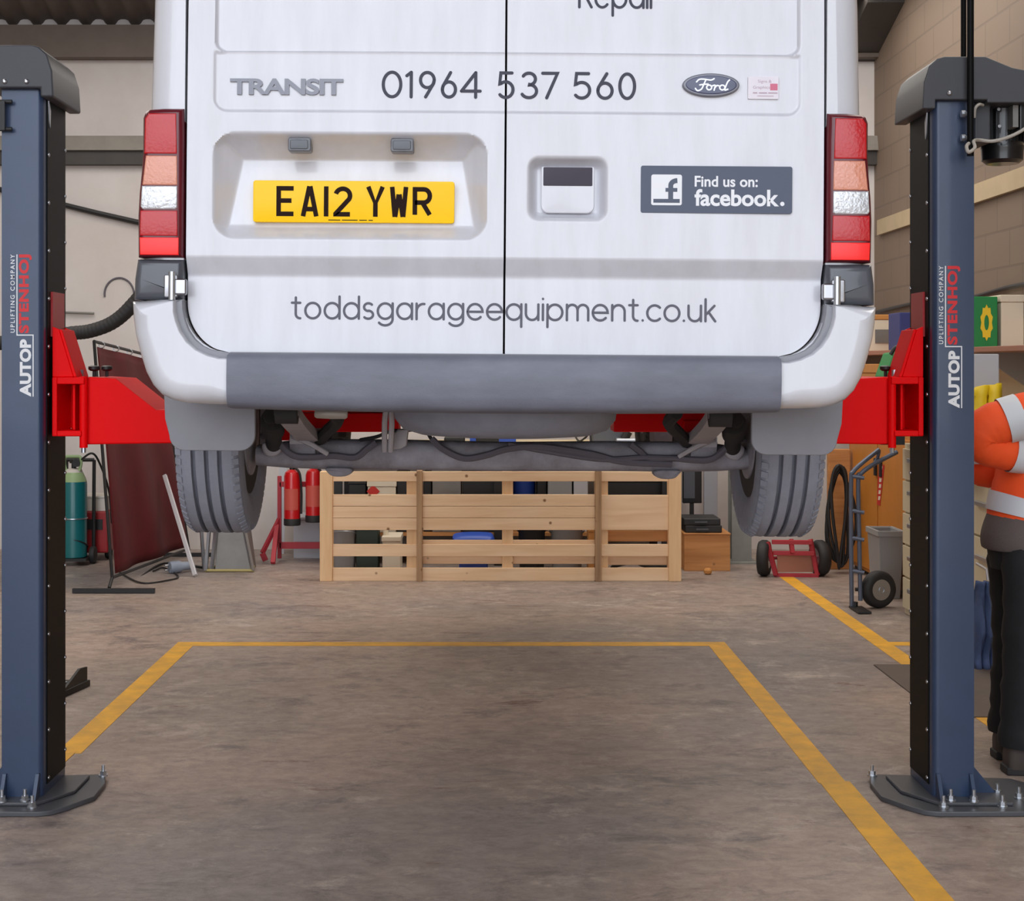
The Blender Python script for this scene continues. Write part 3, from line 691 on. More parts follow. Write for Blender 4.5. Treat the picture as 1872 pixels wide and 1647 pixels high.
# rear axle
ax = MB(); px0, px1 = 468, 1374; YA = YW-.07
secs = []
for t, up, dn in ((0, 818, 856), (.06, 810, 860), (.14, 806, 862), (.3, 806, 862), (.5, 809, 863), (.7, 806, 862), (.86, 806, 862), (.94, 810, 860), (1, 818, 856)):
    x = px0+(px1-px0)*t; a = VN(x, up, YA); d = VN(x, dn, YA); h2 = (a.z-d.z)/2; zc = (a.z+d.z)/2
    secs.append([Vector((a.x, YA+.05+.05*math.cos(q)*1.0, zc+h2*math.copysign(abs(math.sin(q))**.6, math.sin(q)))) for q in [2*PI*k/16 for k in range(16)]])
axo = ax.loft(secs).build('rear_axle', M['under'], van, smooth=50)
for s in (-1, 1):
    def mm(pts): return mir(pts, s)
    q = lambda x, y, Y: VN(mir([(x, y)], s)[0][0], y, Y)
    ls = MB(); path = [q(524, 752, 4.2), q(540, 775, 4.5), q(566, 802, 4.85), q(569, 806, 5.0), q(590, 790, 5.4), q(610, 762, 5.9)]
    P = spline(path, 5)
    for i in range(len(P)-1): ls.bar(P[i], P[i+1]+(P[i+1]-P[i])*.1, .065, .03)
    ls.bar(q(548, 800, 4.84), q(548, 800, 5.1), .06, .05)
    lo = ls.build('leaf_spring', M['under_light'], van)
    MB().cyl(q(505, 758, 4.2), q(545, 758, 4.2), .03).build('shackle_bush', M['under_dark'], lo)
    b = MB(); b.pillow(mm(smooth_closed([(598, 858), (640, 858), (645, 866), (632, 873), (610, 873), (600, 866)], 3)), lambda px, py: VN(px, py, YA-.01), YA-.01, YA+.04, .006).build('axle_lug', M['under'], axo)
    b = MB(); b.pillow(mm([(529, 806), (578, 806), (578, 838), (529, 838)]), lambda px, py: VN(px, py, YA-.03), YA-.03, YA+.02, .006); b.build('spring_plate', M['under'], axo)
    b = MB().pillow(mm(smooth_closed([(482, 812), (508, 810), (516, 824), (506, 836), (490, 838), (480, 826)], 3)), lambda px, py: VN(px, py, YA-.04), YA-.04, YA+.02, .01); b.build('brake_bracket', M['under_light'], axo)
    hp = [q(480, 800, YA-.03), q(500, 800, YA-.05), q(516, 818, YA-.05), q(540, 836, YA-.05), q(572, 838, YA-.04), q(610, 835, YA-.02), q(650, 838, YA-.015), q(672, 822, YA-.012), q(688, 810, YA-.01)]
    MB().tube(spline(hp, 6), .011).build('brake_hose', M['hose'], axo)
    MB().tube(spline([q(535, 800, YA-.05), q(570, 815, YA-.06), q(600, 832, YA-.04)], 6), .008).build('brake_pipe', M['under_light'], axo)
    d = MB().cyl(q(498, 762, 4.6), q(502, 815, 4.85), .026).cyl(q(499, 770, 4.62), q(500, 790, 4.72), .036); d.build('damper', M['under_dark'], van)
    MB().tube(spline([q(604, 752, 4.5), q(618, 770, 4.6), q(600, 790, 4.75), q(585, 806, 4.85)], 6), .02).build('bump_stop', M['under_dark'], van)
MB().tube(spline([VN(790, 803, YA-.01), VN(812, 822, YA-.015), VN(850, 838, YA-.015), VN(890, 832, YA-.015), VN(930, 820, YA-.015), VN(990, 816, YA-.015), VN(1080, 828, YA-.015), VN(1140, 842, YA-.015), VN(1230, 846, YA-.02)], 8), .011).build('cable', M['hose'], axo)
MB().tube(spline([VN(930, 812, YA-.01), VN(1000, 824, YA-.015), VN(1100, 838, YA-.015), VN(1180, 834, YA-.02), VN(1260, 836, YA-.03)], 8), .009).build('cable', M['hose'], axo)
sp = MB().lathe([(.13, 0), (.18, -.02), (.25, -.015), (.30, .0), (.325, .03), (.33, .06), (.33, .12), (.325, .15), (.30, .18), (.25, .195), (.13, .18)], (vx+.012, 4.52, 1.312), (0, 0, 1), 48).build('spare_tyre', M['rubber'], van, smooth=60)
MB().tube([VN(706, 752, 4.7), VN(704, 775, 4.72), VN(704, 826, 4.78)], .009).build('hanger_strap', M['under_light'], van)
MB().tube([VN(716, 752, 4.7), VN(717, 775, 4.72), VN(715, 826, 4.78)], .009).build('hanger_strap', M['under_light'], van)
MB().pillow([(716, 800), (728, 786), (748, 786), (744, 816), (734, 822), (716, 824)], lambda x, y: VN(x, y, 4.8), 4.8, 4.83, .006).build('cable_bracket', M['under_light'], van)
MB().tube(spline([VN(660, 806, 4.9), VN(690, 800, 4.85), VN(715, 790, 4.8), VN(745, 788, 4.85), VN(775, 785, 4.9), VN(790, 804, 4.9)], 6), .006).build('cable', M['under_dark'], van)
MB().lathe([(.010, 0), (.014, .006), (.015, .05), (.014, .086), (.010, .092)], VN(576, 758, 4.3)+Vector((0, 0, 0)), (1, 0, -.02), 20).build('exhaust_pipe', M['cream_pipe'], van)
MB().box(VN(618, 750, 5.6), VN(640, 800, 5.75)).build('chassis_bracket', M['under_dark'], van, bevel=.01)
MB().box(VN(1196, 750, 5.6), VN(1222, 806, 5.75)).build('chassis_bracket', M['under'], van, bevel=.01)

# ------------------------------------------------------------------ the lift
def lift(s):
    right = s > 0
    fx = 1.529 if right else -1.507                          # inner plane
    ox = fx+s*.139; yf, yb = 5.22, 5.50; ztop = 2.40 if right else 2.44
    L = thing('lift_column', 'blue-grey lift column on the right with a black motor at its top' if right else 'blue-grey lift column on the left beside the green gas cylinder', 'vehicle lift', (fx+s*.07, 5.35, 0))
    # plate
    pts = [(fx-s*.165, 5.27), (fx-s*.16, 5.44), (fx-s*.13, 5.56), (fx+s*.36, 5.50), (fx+s*.42, 5.40), (fx+s*.42, 5.09), (fx-s*.02, 5.085), (fx-s*.06, 5.10), (fx-s*.10, 5.15)]
    pl = MB().prism([(x, y, 0) for x, y in pts], (0, 0, .018)).prism([(fx+s*.0, 5.15, .018), (fx-s*.09, 5.30, .018), (fx-s*.09, 5.5, .018), (fx+s*.25, 5.5, .018), (fx+s*.25, 5.15, .018)], (0, 0, .012)).build('base_plate', M['base'], L, bevel=.004)
    # column: C-section outline in plan, open towards the car
    r = .022; out = [(fx+s*r*(1-math.sin(a)), yf+r*(1-math.cos(a))) for a in [PI/2*k/5 for k in range(6)]]
    out = [(fx, yf+r)]+[(fx+s*r*(1-math.cos(a)), yf+r*(1-math.sin(a))) for a in [PI/2*k/6 for k in range(1, 7)]]
    outer = out+[(ox, yf), (ox+s*.0, yb+.02), (fx+s*.03, yb+.02), (fx, yb)]
    c = MB().prism([(x, y, .03) for x, y in outer], (0, 0, ztop-.03)).build('column', M['lift_blue'], L, smooth=40)
    cov = MB().box((fx-s*.004, yf+.045, .06), (fx+s*.01, yb-.005, ztop-.02)).build('slot_cover', M['lift_black'], L, bevel=.003)
    # weld gussets at the foot
    for yy in (yf+.002, ):
        for xx in (fx+s*.015, ox-s*.012):
            MB().prism([(xx-s*.006, yf+.01, .03), (xx-s*.006, yf-.055, .03), (xx-s*.006, yf-.01, .11), (xx-s*.006, yf+.01, .11)], (s*.012, 0, 0)).build('gusset', M['lift_blue'], L)
    MB().prism([(ox-s*.01, yf+.05, .03), (ox+s*.09, yf+.05, .03), (ox-s*.01, yf+.05, .15)], (0, .012, 0)).build('gusset', M['lift_blue'], L)
    # screws down the cover
    sm = None
    for yy, off in ((yf+.06, .0), (yb-.012, .03)):
        for k in range(15):
            z = .08+off*1.5+k*.165
            if z > ztop-.05: continue
            if sm is None:
                sm = MB().lathe([(.0075, 0), (.007, .003), (.004, .005)], (fx-s*.003, yy, z), (-s, 0, 0), 10).build('screw', M['chrome'], L); z0, y0 = z, yy
            else:
                o = sm.copy(); COL.objects.link(o); o.parent = L; o.location = (0, yy-y0, z-z0); ORG[o.name] = ORG[sm.name]
    # anchor bolts
    bm_ = None
    for (bx, by) in ((fx-s*.13, 5.53), (fx+s*.01, 5.135), (ox-s*.02, 5.16), (fx+s*.075-s*.03, 5.17), (ox+s*.07, 5.14), (ox+s*.10, 5.28), (ox+s*.16, 5.12), (ox+s*.16, 5.24)):
        if bm_ is None:
            bm_ = MB().cyl((bx, by, .018), (bx, by, .023), .017, n=16).cyl((bx, by, .023), (bx, by, .037), .0125, n=6).cyl((bx, by, .037), (bx, by, .058), .006, n=10).build('anchor_bolt', M['zinc'], L, smooth=30); b0 = (bx, by)
        else:
            o = bm_.copy(); COL.objects.link(o); o.parent = L; o.location = (bx-b0[0], by-b0[1], .012 if (abs(bx-fx-s*.05) < .12 and by > 5.15) else 0); ORG[o.name] = ORG[bm_.name]
    # cap
    zc0, zc1 = ztop-.005, ztop+.147
    inx, ofx = fx-s*.006, ox+s*.02
    def ring(y0, y1, xi, xo, z): return [Vector((xi, y0, z)), Vector((xo, y0, z)), Vector((xo, y1, z)), Vector((xi, y1, z))]
    cp = MB()
    front = [(fx-s*.045, ztop-.03), (fx-s*.04, ztop+.06), (fx-s*.022, ztop+.115), (fx+s*.005, ztop+.14), (fx+s*.03, ztop+.147), (ox+s*.03, ztop+.147)]
    if right: front += [(ox+s*.12, ztop+.11), (ox+s*.25, ztop+.085), (ox+s*.25, ztop-.01), (ox+s*.035, ztop-.01), (ox+s*.035, ztop), (fx+s*.0, ztop), (fx-s*.0, ztop-.03)]
    else: front += [(ox+s*.05, ztop+.147), (ox+s*.05, ztop), (fx+s*.0, ztop), (fx-s*.0, ztop-.03)]
    cp.prism([(x, yf-.03, z) for x, z in front], (0, .36, 0))
    co = cp.build('top_cap', M['cap'], L, bevel=.008, seg=3)
    for xx in (fx+s*.045, ox-s*.02): MB().lathe([(.009, 0), (.008, .004), (.004, .007)], (xx, yf-.03, ztop+.022), (0, -1, 0), 12).build('cap_screw', M['chrome'], co)
    # carriage and arms
    ca = MB().box((fx-s*.012, yf+.07, 1.255), (fx-s*.030, yb-.03, 1.46)).build('carriage', M['lift_red'], L, bevel=.004)
    MB().box((fx-s*.004, yf+.085, 1.6), (fx-s*.012, yb-.05, 1.755)).build('carriage_guard', M['lift_red_dark'], ca)
    g = MB()
    for yy in (yf+.075, yb-.05): g.prism([(fx-s*.012, yy, 1.46), (fx-s*.085, yy, 1.46), (fx-s*.035, yy, 1.625), (fx-s*.012, yy, 1.635)], (0, .012, 0))
    g.prism([(fx-s*.085, yf+.075, 1.46), (fx-s*.035, yf+.075, 1.625), (fx-s*.045, yf+.075, 1.625), (fx-s*.097, yf+.075, 1.46)], (0, .16, 0))
    g.build('carriage_gusset', M['lift_red'], ca, bevel=.003)
    h = MB()
    h.box((fx-s*.030, yf+.065, 1.435), (fx-s*.125, yb-.02, 1.46)); h.box((fx-s*.030, yf+.065, 1.255), (fx-s*.115, yb-.02, 1.275))
    h.box((fx-s*.075, yf+.10, 1.275), (fx-s*.085, yb-.03, 1.435))
    h.box((fx-s*.030, yb-.04, 1.275), (fx-s*.115, yb-.02, 1.435))
    h.build('arm_yoke', M['lift_red'], ca, bevel=.004)
    MB().cyl((fx-s*.118, yf+.085, 1.215), (fx-s*.118, yf+.085, 1.462), .014, n=14).build('arm_pin', M['lift_red'], ca)
    MB().cyl((fx-s*.118, yf+.085, 1.198), (fx-s*.118, yf+.085, 1.216), .008, n=10).build('pin_end', M['zinc'], ca)
    for dx, dy in ((.125, .20), (.165, .22)) if not right else ((.10, .24),):
        MB().cyl((fx-s*dx, yf+dy, 1.46), (fx-s*dx, yf+dy, 1.48), .006, n=8).lathe([(.012, .02), (.02, .026), (.02, .036), (.01, .04)], (fx-s*dx, yf+dy, 1.46), n=12).build('release_knob', M['black_metal'], ca)
    MB().cyl((fx-s*.085, yf+.16, 1.455), (fx-s*.085, yf+.16, 1.485), .014, n=6).build('pivot_bolt', M['zinc'], ca)
    # rear arm: tall root, chamfered down to a telescopic inner tube
    ay0, ay1 = yf+.10, yf+.42
    xin = -.30 if not right else .45
    fr = [(fx-s*.115, 1.225), (fx-s*.115, 1.455), (fx-s*.135, 1.46), (fx-s*.225, 1.455), (fx-s*.365, 1.345), (fx-s*.62, 1.34), (fx-s*.62, 1.232)]
    am = MB().prism([(x, ay0, z) for x, z in fr], (0, ay1-ay0, 0)).build('lift_arm', M['lift_red'], L, bevel=.006, seg=3)
    MB().box((fx-s*.60, ay0+.015, 1.268), (xin, ay0+.16, 1.335)).build('inner_arm', M['lift_red'], am, bevel=.004)
    MB().cyl((xin+s*.07, ay0+.09, 1.33), (xin+s*.07, ay0+.09, 1.44), .03).cyl((xin+s*.07, ay0+.09, 1.42), (xin+s*.07, ay0+.09, 1.445), .06).build('lift_pad', M['rubber_black'], am)
    MB().box((fx-s*.785, ay0-.02, 1.24), (fx-s*.84, ay0+.02, 1.31)).build('arm_stop', M['lift_red'], am, bevel=.004)
    a0, a1 = Vector((fx-s*.12, yb-.06, 1.30)), Vector((fx-s*.95, 6.75, 1.325))
    fa = MB().bar(a0, a0.lerp(a1, .55), .13, .11).build('lift_arm', M['lift_red'], L, bevel=.006)
    MB().bar(a0.lerp(a1, .5), a1, .10, .06).cyl(a1, a1+Vector((0, 0, .11)), .05).build('inner_arm', M['lift_red'], fa, bevel=.004)
    # printed lettering, reading upwards
    dx, dyp = (0, 0) if not right else (1697.5, 21)
    Pf = lambda lift: (lambda px, py: W(px, py, yf-lift))
    b = MB(); text_on(b, 'AUTOP', (36+dx, 620+dyp, 57+dx, 725+dyp), Pf(.0008), offset=.05, up=True, space=1.06)
    text_on(b, 'UPLIFTING COMPANY', (19+dx, 465+dyp, 27+dx, 608+dyp), Pf(.0008), offset=.01, up=True, space=1.35)
    for p in ([(60.5, 725), (60.5, 612.5), (31, 612.5), (31, 465)],): ribbon(b, [(x+dx, y+dyp) for x, y in p], 2, Pf(.0009), rnd=False)
    b.build('lettering', M['white_print'], L, smooth=0)
    b = MB(); text_on(b, 'STENHOJ', (34.5+dx, 465+dyp, 58+dx, 609+dyp), Pf(.0008), offset=.042, up=True, space=1.12); b.build('lettering', M['red_print'], L, smooth=0)
    # cable guide plate at the top of the slot
    MB().prism([(fx-s*.004, yf+.05, ztop-.02), (fx-s*.004, yf+.075, ztop-.06), (fx-s*.004, yf+.07, ztop-.12), (fx-s*.004, yf+.06, ztop-.10)], (-s*.004, 0, 0)).build('cable_guide', M['zinc'], L)
    return L, fx, ox, yf, yb, ztop
LL = lift(-1); LR = lift(1)
# left: bracket at the outer edge of the column
P = LL[0]; 
MB().bar(W(4, 185, 5.19), W(4, 238, 5.19), .012, .02).cyl(W(-6, 186, 5.2), W(22, 186, 5.2), .007).cyl(W(-6, 236, 5.2), W(22, 236, 5.2), .007).build('conduit_clip', M['black_metal'], P)
# right: conduits, motor, cable
P, fx, ox, yf, yb, zt = LR
MB().tube([W(1774, 285, 5.16), W(1774, 100, 5.16), W(1774, -400, 5.16)], .0115, 14).build('conduit', M['lift_black'], P)
MB().tube([W(1761.5, 104, 5.24), W(1761.5, -400, 5.24)], .0095, 14).build('conduit', M['lift_black'], P)
for yy in (208, 252): MB().cyl(W(1764, yy, 5.19), W(1757, yy, 5.19), .012, n=10).cyl(W(1778, yy, 5.185), W(1760, yy, 5.20), .008, n=8).build('conduit_clip', M['zinc'], P)
mc = W(1832, 0, 5.36); 
mt = MB().lathe([(.055, 0), (.070, .012), (.072, .05), (.074, .06), (.068, .075), (.068, .20), (.074, .215), (.074, .25), (.05, .26)], (mc.x, 5.36, W(0, 300, 5.36).z), n=32).build('motor', M['motor'], P)
for k in range(26):
    a = 2*PI*k/26; d = Vector((math.cos(a), math.sin(a), 0)); c = Vector((mc.x, 5.36, 0)); z0 = W(0, 262, 5.36).z; z1 = W(0, 196, 5.36).z
    MB().bar(c+d*.072+Vector((0, 0, z0)), c+d*.072+Vector((0, 0, z1)), .003, .01, up=d).build('cooling_fin', M['motor'], mt, smooth=0)
MB().box(W(1848, 194, 5.25)+Vector((0, -.02, 0)), W(1858, 234, 5.25)+Vector((0, .05, 0))).build('rating_plate', M['sheet'], mt, smooth=0)
MB().box(W(1860, 175, 5.25)+Vector((0, -.02, 0)), W(1900, 240, 5.25)+Vector((0, .09, 0))).build('terminal_box', M['motor'], mt, bevel=.006)
MB().box(W(1781, 186, 5.24)+Vector((0, 0, 0)), W(1812, 262, 5.24)+Vector((0, .15, 0))).build('motor_bracket', M['cap'], P, bevel=.008)
for x_, y_ in ((1866, 190), (1825, 200), (1826, 231), (1829, 258)): MB().lathe([(.007, 0), (.006, .006)], W(x_, y_, 5.27), (0, -1, 0), 8).build('motor_bolt', M['chrome'], mt)
MB().tube(spline([W(1771, 262, 5.145), W(1767, 268, 5.12), W(1771, 278, 5.11), W(1782, 270, 5.12), W(1780, 258, 5.15), W(1790, 256, 5.2), W(1815, 258, 5.2), W(1845, 250, 5.2), W(1872, 236, 5.2), W(1895, 215, 5.22)], 8), .006).build('cable', M['cable_grey'], P)
MB().tube(spline([W(1781, 215, 5.2), W(1783, 198, 5.19), W(1790, 191, 5.19), W(1797, 192, 5.21)], 6), .005).build('cable', M['cable_grey'], P)

# ------------------------------------------------------------------ floor items on the right
b = MB().box((1.945, 6.52, -.001), (3.0, 7.66, .006)); tag(b.build('floor_plate', M['mat_dark'], bevel=.002), 'dark flat floor plate behind the right lift column', 'floor plate')
fb = thing('floor_bracket', 'small black bolted bracket on the floor behind the left lift column', 'bracket', (-1.93, 6.95, 0))
MB().prism([(-2.05, 6.75, 0), (-1.90, 6.90, 0), (-1.845, 7.17, 0), (-2.05, 7.17, 0)], (0, 0, .03)).build('foot_plate', M['black_metal'], fb, bevel=.004)
MB().cyl((-1.93, 7.02, .03), (-1.93, 7.02, .05), .018, n=6).build('bolt', M['zinc'], fb); MB().cyl((-1.95, 6.9, .03), (-1.95, 6.9, .05), .018, n=6).build('bolt', M['zinc'], fb)
MB().prism([(-1.86, 7.17, .03), (-1.90, 6.9, .03), (-1.88, 7.12, .09), (-1.86, 7.17, .09)], (-.012, 0, 0)).build('rib', M['black_metal'], fb)

# ------------------------------------------------------------------ wooden pallet panel
YP = 10.66
pal = thing('pallet_panel', 'long pine pallet panel standing on edge on the floor under the van', 'pallet', (W(915, 0, YP).x, YP, 0))
def plank(x0, x1, y0, y1, dy0, dy1, m='pine', nm='plank'):
    a = W(x0, y0, YP); c = W(x1, y1, YP)
    return MB().box((a.x, YP+dy0, max(0, c.z)), (c.x, YP+dy1, a.z)).build(nm, M[m], pal, bevel=.003)
bot = 668+F*H/YP
plank(585, 608, 862, bot, -.02, .09, 'pine_v', 'post'); plank(1222, 1245, 862, bot, -.02, .09, 'pine_v', 'post')
plank(762, 772, 860, bot, -.035, .1, 'pine_dirty', 'post'); plank(1088, 1099, 860, bot, -.035, .1, 'pine_dirty', 'post')
for x0, x1, ins in ((743, 762, 0), (918, 938, 0), (1099, 1112, 0)): plank(x0, x1, 864, bot, .022, .09, 'pine_v', 'post')
for (a0, a1) in ((608, 762), (772, 1088), (1099, 1222)):
    plank(a0, a1, 862, 880, 0, .022)
    if a0 == 1099: plank(a0, a1, 905, 969, 0, .022)
    else:
        for q in ((904, 925.2), (925.8, 946.6), (947.2, 969)): plank(a0, a1, q[0], q[1], 0, .022+.004*random.random())
    plank(a0, a1, 995, 1017, 0, .022); plank(a0, a1, 1038, bot, 0, .022)
plank(772, 1088, 988, 996, .03, .05); plank(772, 1088, 1017, 1033, .06, .08)
plank(1099, 1222, 972, 992, .07, .09, 'ply'); plank(1099, 1222, 1018, 1036, .09, .10)

# ------------------------------------------------------------------ left background
cu = thing('welding_curtain', 'dark red welding curtain on a black frame at the left', 'welding curtain', (W(205, 0, 10.15).x, 10.15, 0))
A0, A1 = W(205, 1056, 10.2), W(172, 624, 10.2); B0, B1 = W(345, 1003, 12.0), W(292, 655, 12.0)
fr = MB()
for p, q in ((A0, A1), (B0, B1), (A0, B0), (A1, B1)): fr.tube([p, q], .011)
fr.build('frame', M['black_metal'], cu)
b = MB(); nu, nv = 40, 24; vs = []
for j in range(nv+1):
    for i in range(nu+1):
        u = .03+.94*i/nu; v = .015+.965*j/nv; p = A0.lerp(B0, u).lerp(A1.lerp(B1, u), v); p = p+Vector((.02*math.sin(u*14+v*2)*(1-.6*v), -.01, .0)); vs.append(p)
b.add(vs, [(j*(nu+1)+i, j*(nu+1)+i+1, (j+1)*(nu+1)+i+1, (j+1)*(nu+1)+i) for j in range(nv) for i in range(nu)])
sh = b.build('curtain_sheet', M['curtain'], cu, smooth=80); sol = sh.modifiers.new('t', 'SOLIDIFY'); sol.thickness = .003
f0 = W(133, 1083, 10.08); f1 = W(283, 1088, 10.08); f0.z = f1.z = .018
MB().bar(f0, f1, .03, .03).tube([(A0.x, 10.12, .03), tuple(A0)], .012).build('foot', M['black_metal'], cu)
f2 = Vector((B0.x-.2, 12.02, .015)); f3_ = Vector((B0.x+.2, 12.02, .015)); MB().bar(f2, f3_, .03, .03).tube([(B0.x, 12.02, .02), tuple(B0)], .012).build('foot', M['black_metal'], cu)
for u in (.1, .3, .5, .7, .9):
    p = A1.lerp(B1, u); MB().torus(p+Vector((0, 0, -.012)), (B1-A1), .02, .004, 14, 6).build('curtain_ring', M['zinc'], cu)
# gas cylinder on trolley
yc = 11.55; cx_ = W(135, 0, yc).x; r_ = .098
gc = thing('gas_cylinder', 'teal gas cylinder with pale green shoulder beside the left lift column', 'gas cylinder', (cx_, yc, 0))
z_ = lambda py: W(0, py, yc).z
MB().lathe([(.08, .05), (r_, .06), (r_, z_(885)), (r_*.97, z_(880))], (cx_, yc, 0), n=32).build('body', M['teal'], gc)
MB().lathe([(r_*.975, z_(880)), (r_*.9, z_(874)), (r_*.7, z_(864)), (r_*.45, z_(858))], (cx_, yc, 0), n=32).build('shoulder', M['lime'], gc)
MB().lathe([(.062, z_(866)), (.066, z_(864)), (.06, z_(858)), (.03, z_(856))], (cx_, yc, 0), n=24).build('neck_ring', M['white_box'], gc)
vg = MB()
for sx in (-1, 1): vg.tube(spline([(cx_+sx*.05, yc-.03, z_(860)), (cx_+sx*.062, yc-.03, z_(848)), (cx_+sx*.06, yc-.03, z_(837)), (cx_+sx*.045, yc-.03, z_(834))], 5), .012)
vg.tube([(cx_-.05, yc-.03, z_(834)), (cx_+.05, yc-.03, z_(834))], .012); vg.build('valve_guard', M['lime'], gc)
MB().cyl((cx_, yc, z_(858)), (cx_, yc, z_(840)), .018).cyl((cx_-.03, yc, z_(844)), (cx_+.04, yc, z_(844)), .012).lathe([(.03, 0), (.03, .02)], (cx_+.03, yc-.03, z_(846)), (0, -1, 0), 16).build('valve', M['black_metal'], gc)
MB().torus((cx_, yc, z_(947)), (0, 0, 1), r_+.002, .005, 32, 6).build('strap', M['zinc'], gc); MB().torus((cx_, yc, z_(995)), (.1, .5, 1), r_+.004, .006, 32, 6).build('chain', M['black_metal'], gc)
MB().tube(spline([(cx_+.05, yc-.03, z_(842)), (cx_+.15, yc-.05, z_(828)), (cx_+.2, yc, z_(850)), (cx_+.24, yc+.1, z_(900)), (cx_+.25, yc+.15, z_(960))], 8), .008).build('gas_hose', M['black_metal'], gc)
t = MB().box((cx_-.12, yc-.11, .035), (cx_+.12, yc+.12, .055)).tube([(cx_-.09, yc+.11, .05), (cx_-.09, yc+.13, .78)], .014).tube([(cx_+.12, yc+.11, .05), (cx_+.12, yc+.13, .78)], .014).tube([(cx_-.09, yc+.13, .78), (cx_+.12, yc+.13, .78)], .014)
t.build('trolley', M['black_metal'], gc)
for sx in (-.13, .13): MB().lathe([(.03, 0), (.062, .004), (.066, .015), (.066, .03), (.062, .04), (.03, .044)], (cx_+sx-.02, yc+.05, .066), (1, 0, 0), 24).build('wheel', M['rubber_black'], gc)
# red welder with white box on it
wx = W(176, 0, 11.95).x; ww = thing('welding_machine', 'red welding machine half hidden by the dark red curtain', 'welder', (wx, 11.95, 0))
MB().box((wx-.14, 11.75, .06), (wx+.14, 12.2, W(0, 935, 11.75).z)).build('case', M['red_box'], ww, bevel=.015)
MB().box((wx-.10, 11.742, .24), (wx+.10, 11.752, .32)).build('control_panel', M['black_metal'], ww)
for sx in (-1, 1): MB().lathe([(.055, 0), (.06, .01), (.06, .03), (.055, .04)], (wx+sx*.11-.02, 11.9, .06), (1, 0, 0), 20).build('wheel', M['rubber_black'], ww)
zt_ = W(0, 935, 11.75).z
bx = thing('parts_box', 'white cardboard box on top of the red welding machine', 'box', (wx, 11.9, zt_))
MB().box((wx-.09, 11.78, zt_), (wx+.12, 12.1, zt_+.10)).build('carton', M['white_box'], bx, bevel=.003); MB().box((wx-.095, 11.775, zt_+.10), (wx+.125, 12.105, zt_+.115)).build('lid', M['white_box'], bx, bevel=.003)
# leaning white strip
p0 = W(357, 1056, 10.85); p1 = W(301, 869, 11.5); p0.z = .012
b = MB().bar(p0, p1, .03, .024, up=(0, 1, 0)); lo = b.build('leaning_panel', M['alu'], bevel=.003); tag(lo, 'white aluminium strip leaning in front of the dark red curtain', 'strip')
# plug
p = W(328, 1043, 0+fy(1047)); p.z = .045
pg = thing('plug_connector', 'grey-blue industrial plug lying on the floor by the red curtain', 'plug', (p.x, p.y, 0))
ax_ = Vector((-.9, -.6, -.03)).normalized()
MB().lathe([(.02, -.09), (.03, -.08), (.032, -.02), (.043, .0), (.045, .06), (.04, .075)], p, ax_, 20).build('plug_body', M['plug_blue'], pg)
for a in range(3): MB().cyl(p+ax_*.07+Vector((.02*math.cos(a*2.1), 0, .02*math.sin(a*2.1))), p+ax_*.1+Vector((.02*math.cos(a*2.1), 0, .02*math.sin(a*2.1))), .006, n=8).build('pin', M['zinc'], pg)
MB().tube(spline([p-ax_*.08, p-ax_*.16+Vector((0, .05, -.03)), W(300, 1030, 11.5)*1, W(250, 1060, 10.8)], 8), .009).build('cable', M['black_metal'], pg)
pts = [(W(x, y, fy(y)).x, fy(y), .008) for x, y in ((215, 1045), (235, 1058), (262, 1068), (300, 1064), (326, 1056), (300, 1040), (280, 1046))]
b = MB().tube(spline(pts, 8), .006); tag(b.build('cable', M['black_metal']), 'thin black cable looped on the floor below the red curtain', 'cable')
# sheet stand with splayed legs
yb_ = fy(1046); st = thing('steel_stand', 'grey sheet steel stand with splayed legs below the left rear tyre', 'stand', (W(418, 0, yb_).x, yb_, 0))
z = lambda py: max(0.012, W(0, py, yb_).z)
bx0, bx1, tx0, tx1 = W(376, 0, yb_).x, W(462, 0, yb_).x, W(366, 0, yb_).x, W(440, 0, yb_).x
MB().prism([(bx0+.06, yb_+.05, 0), (bx1-.02, yb_+.05, 0), (tx1, yb_+.12, .42), (tx0+.1, yb_+.12, .42)], (0, .25, 0)).build('body', M['sheet'], st)
MB().tube([(bx0, yb_, .012), (bx1, yb_, .012)], .01).tube([(bx1, yb_, .012), (bx1-.05, yb_+.4, .012)], .01).tube([(bx0, yb_, .012), (bx0+.05, yb_+.4, .012)], .01).build('base_frame', M['yellow_edge'], st)
for a, c in (((bx1, yb_, .012), (tx1-.02, yb_+.1, .45)), ((bx0, yb_, .012), (tx0+.06, yb_+.1, .45)), ((bx0+.04, yb_+.02, .012), (tx0+.11, yb_+.1, .45)), ((bx0-.02, yb_+.05, .012), (tx0-.03, yb_+.15, .45))):
    MB().bar(a, c, .022, .022).build('leg', M['zinc'], st)
# extraction hose
hp = [W(-190, 1085, 9.9), W(-180, 960, 9.9), W(-160, 800, 9.9), W(-125, 690, 9.9), W(-60, 640, 9.9), W(40, 622, 9.9), W(125, 610, 9.9), W(165, 605, 9.9), W(205, 590, 9.9), W(238, 562, 9.9), W(268, 520, 9.9), W(300, 430, 9.9), W(320, 250, 9.9), W(330, 0, 9.9), W(330, -300, 9.9)]
P = spline(hp, 18); P = P[::1]
b = MB().tube(P, [.046+.0012*math.sin(i*1.9) for i in range(len(P))], 14); hz = b.build('extraction_hose', M['rubber_black'], smooth=60); tag(hz, 'thick black extraction hose hanging in front of the back wall at the left', 'hose')
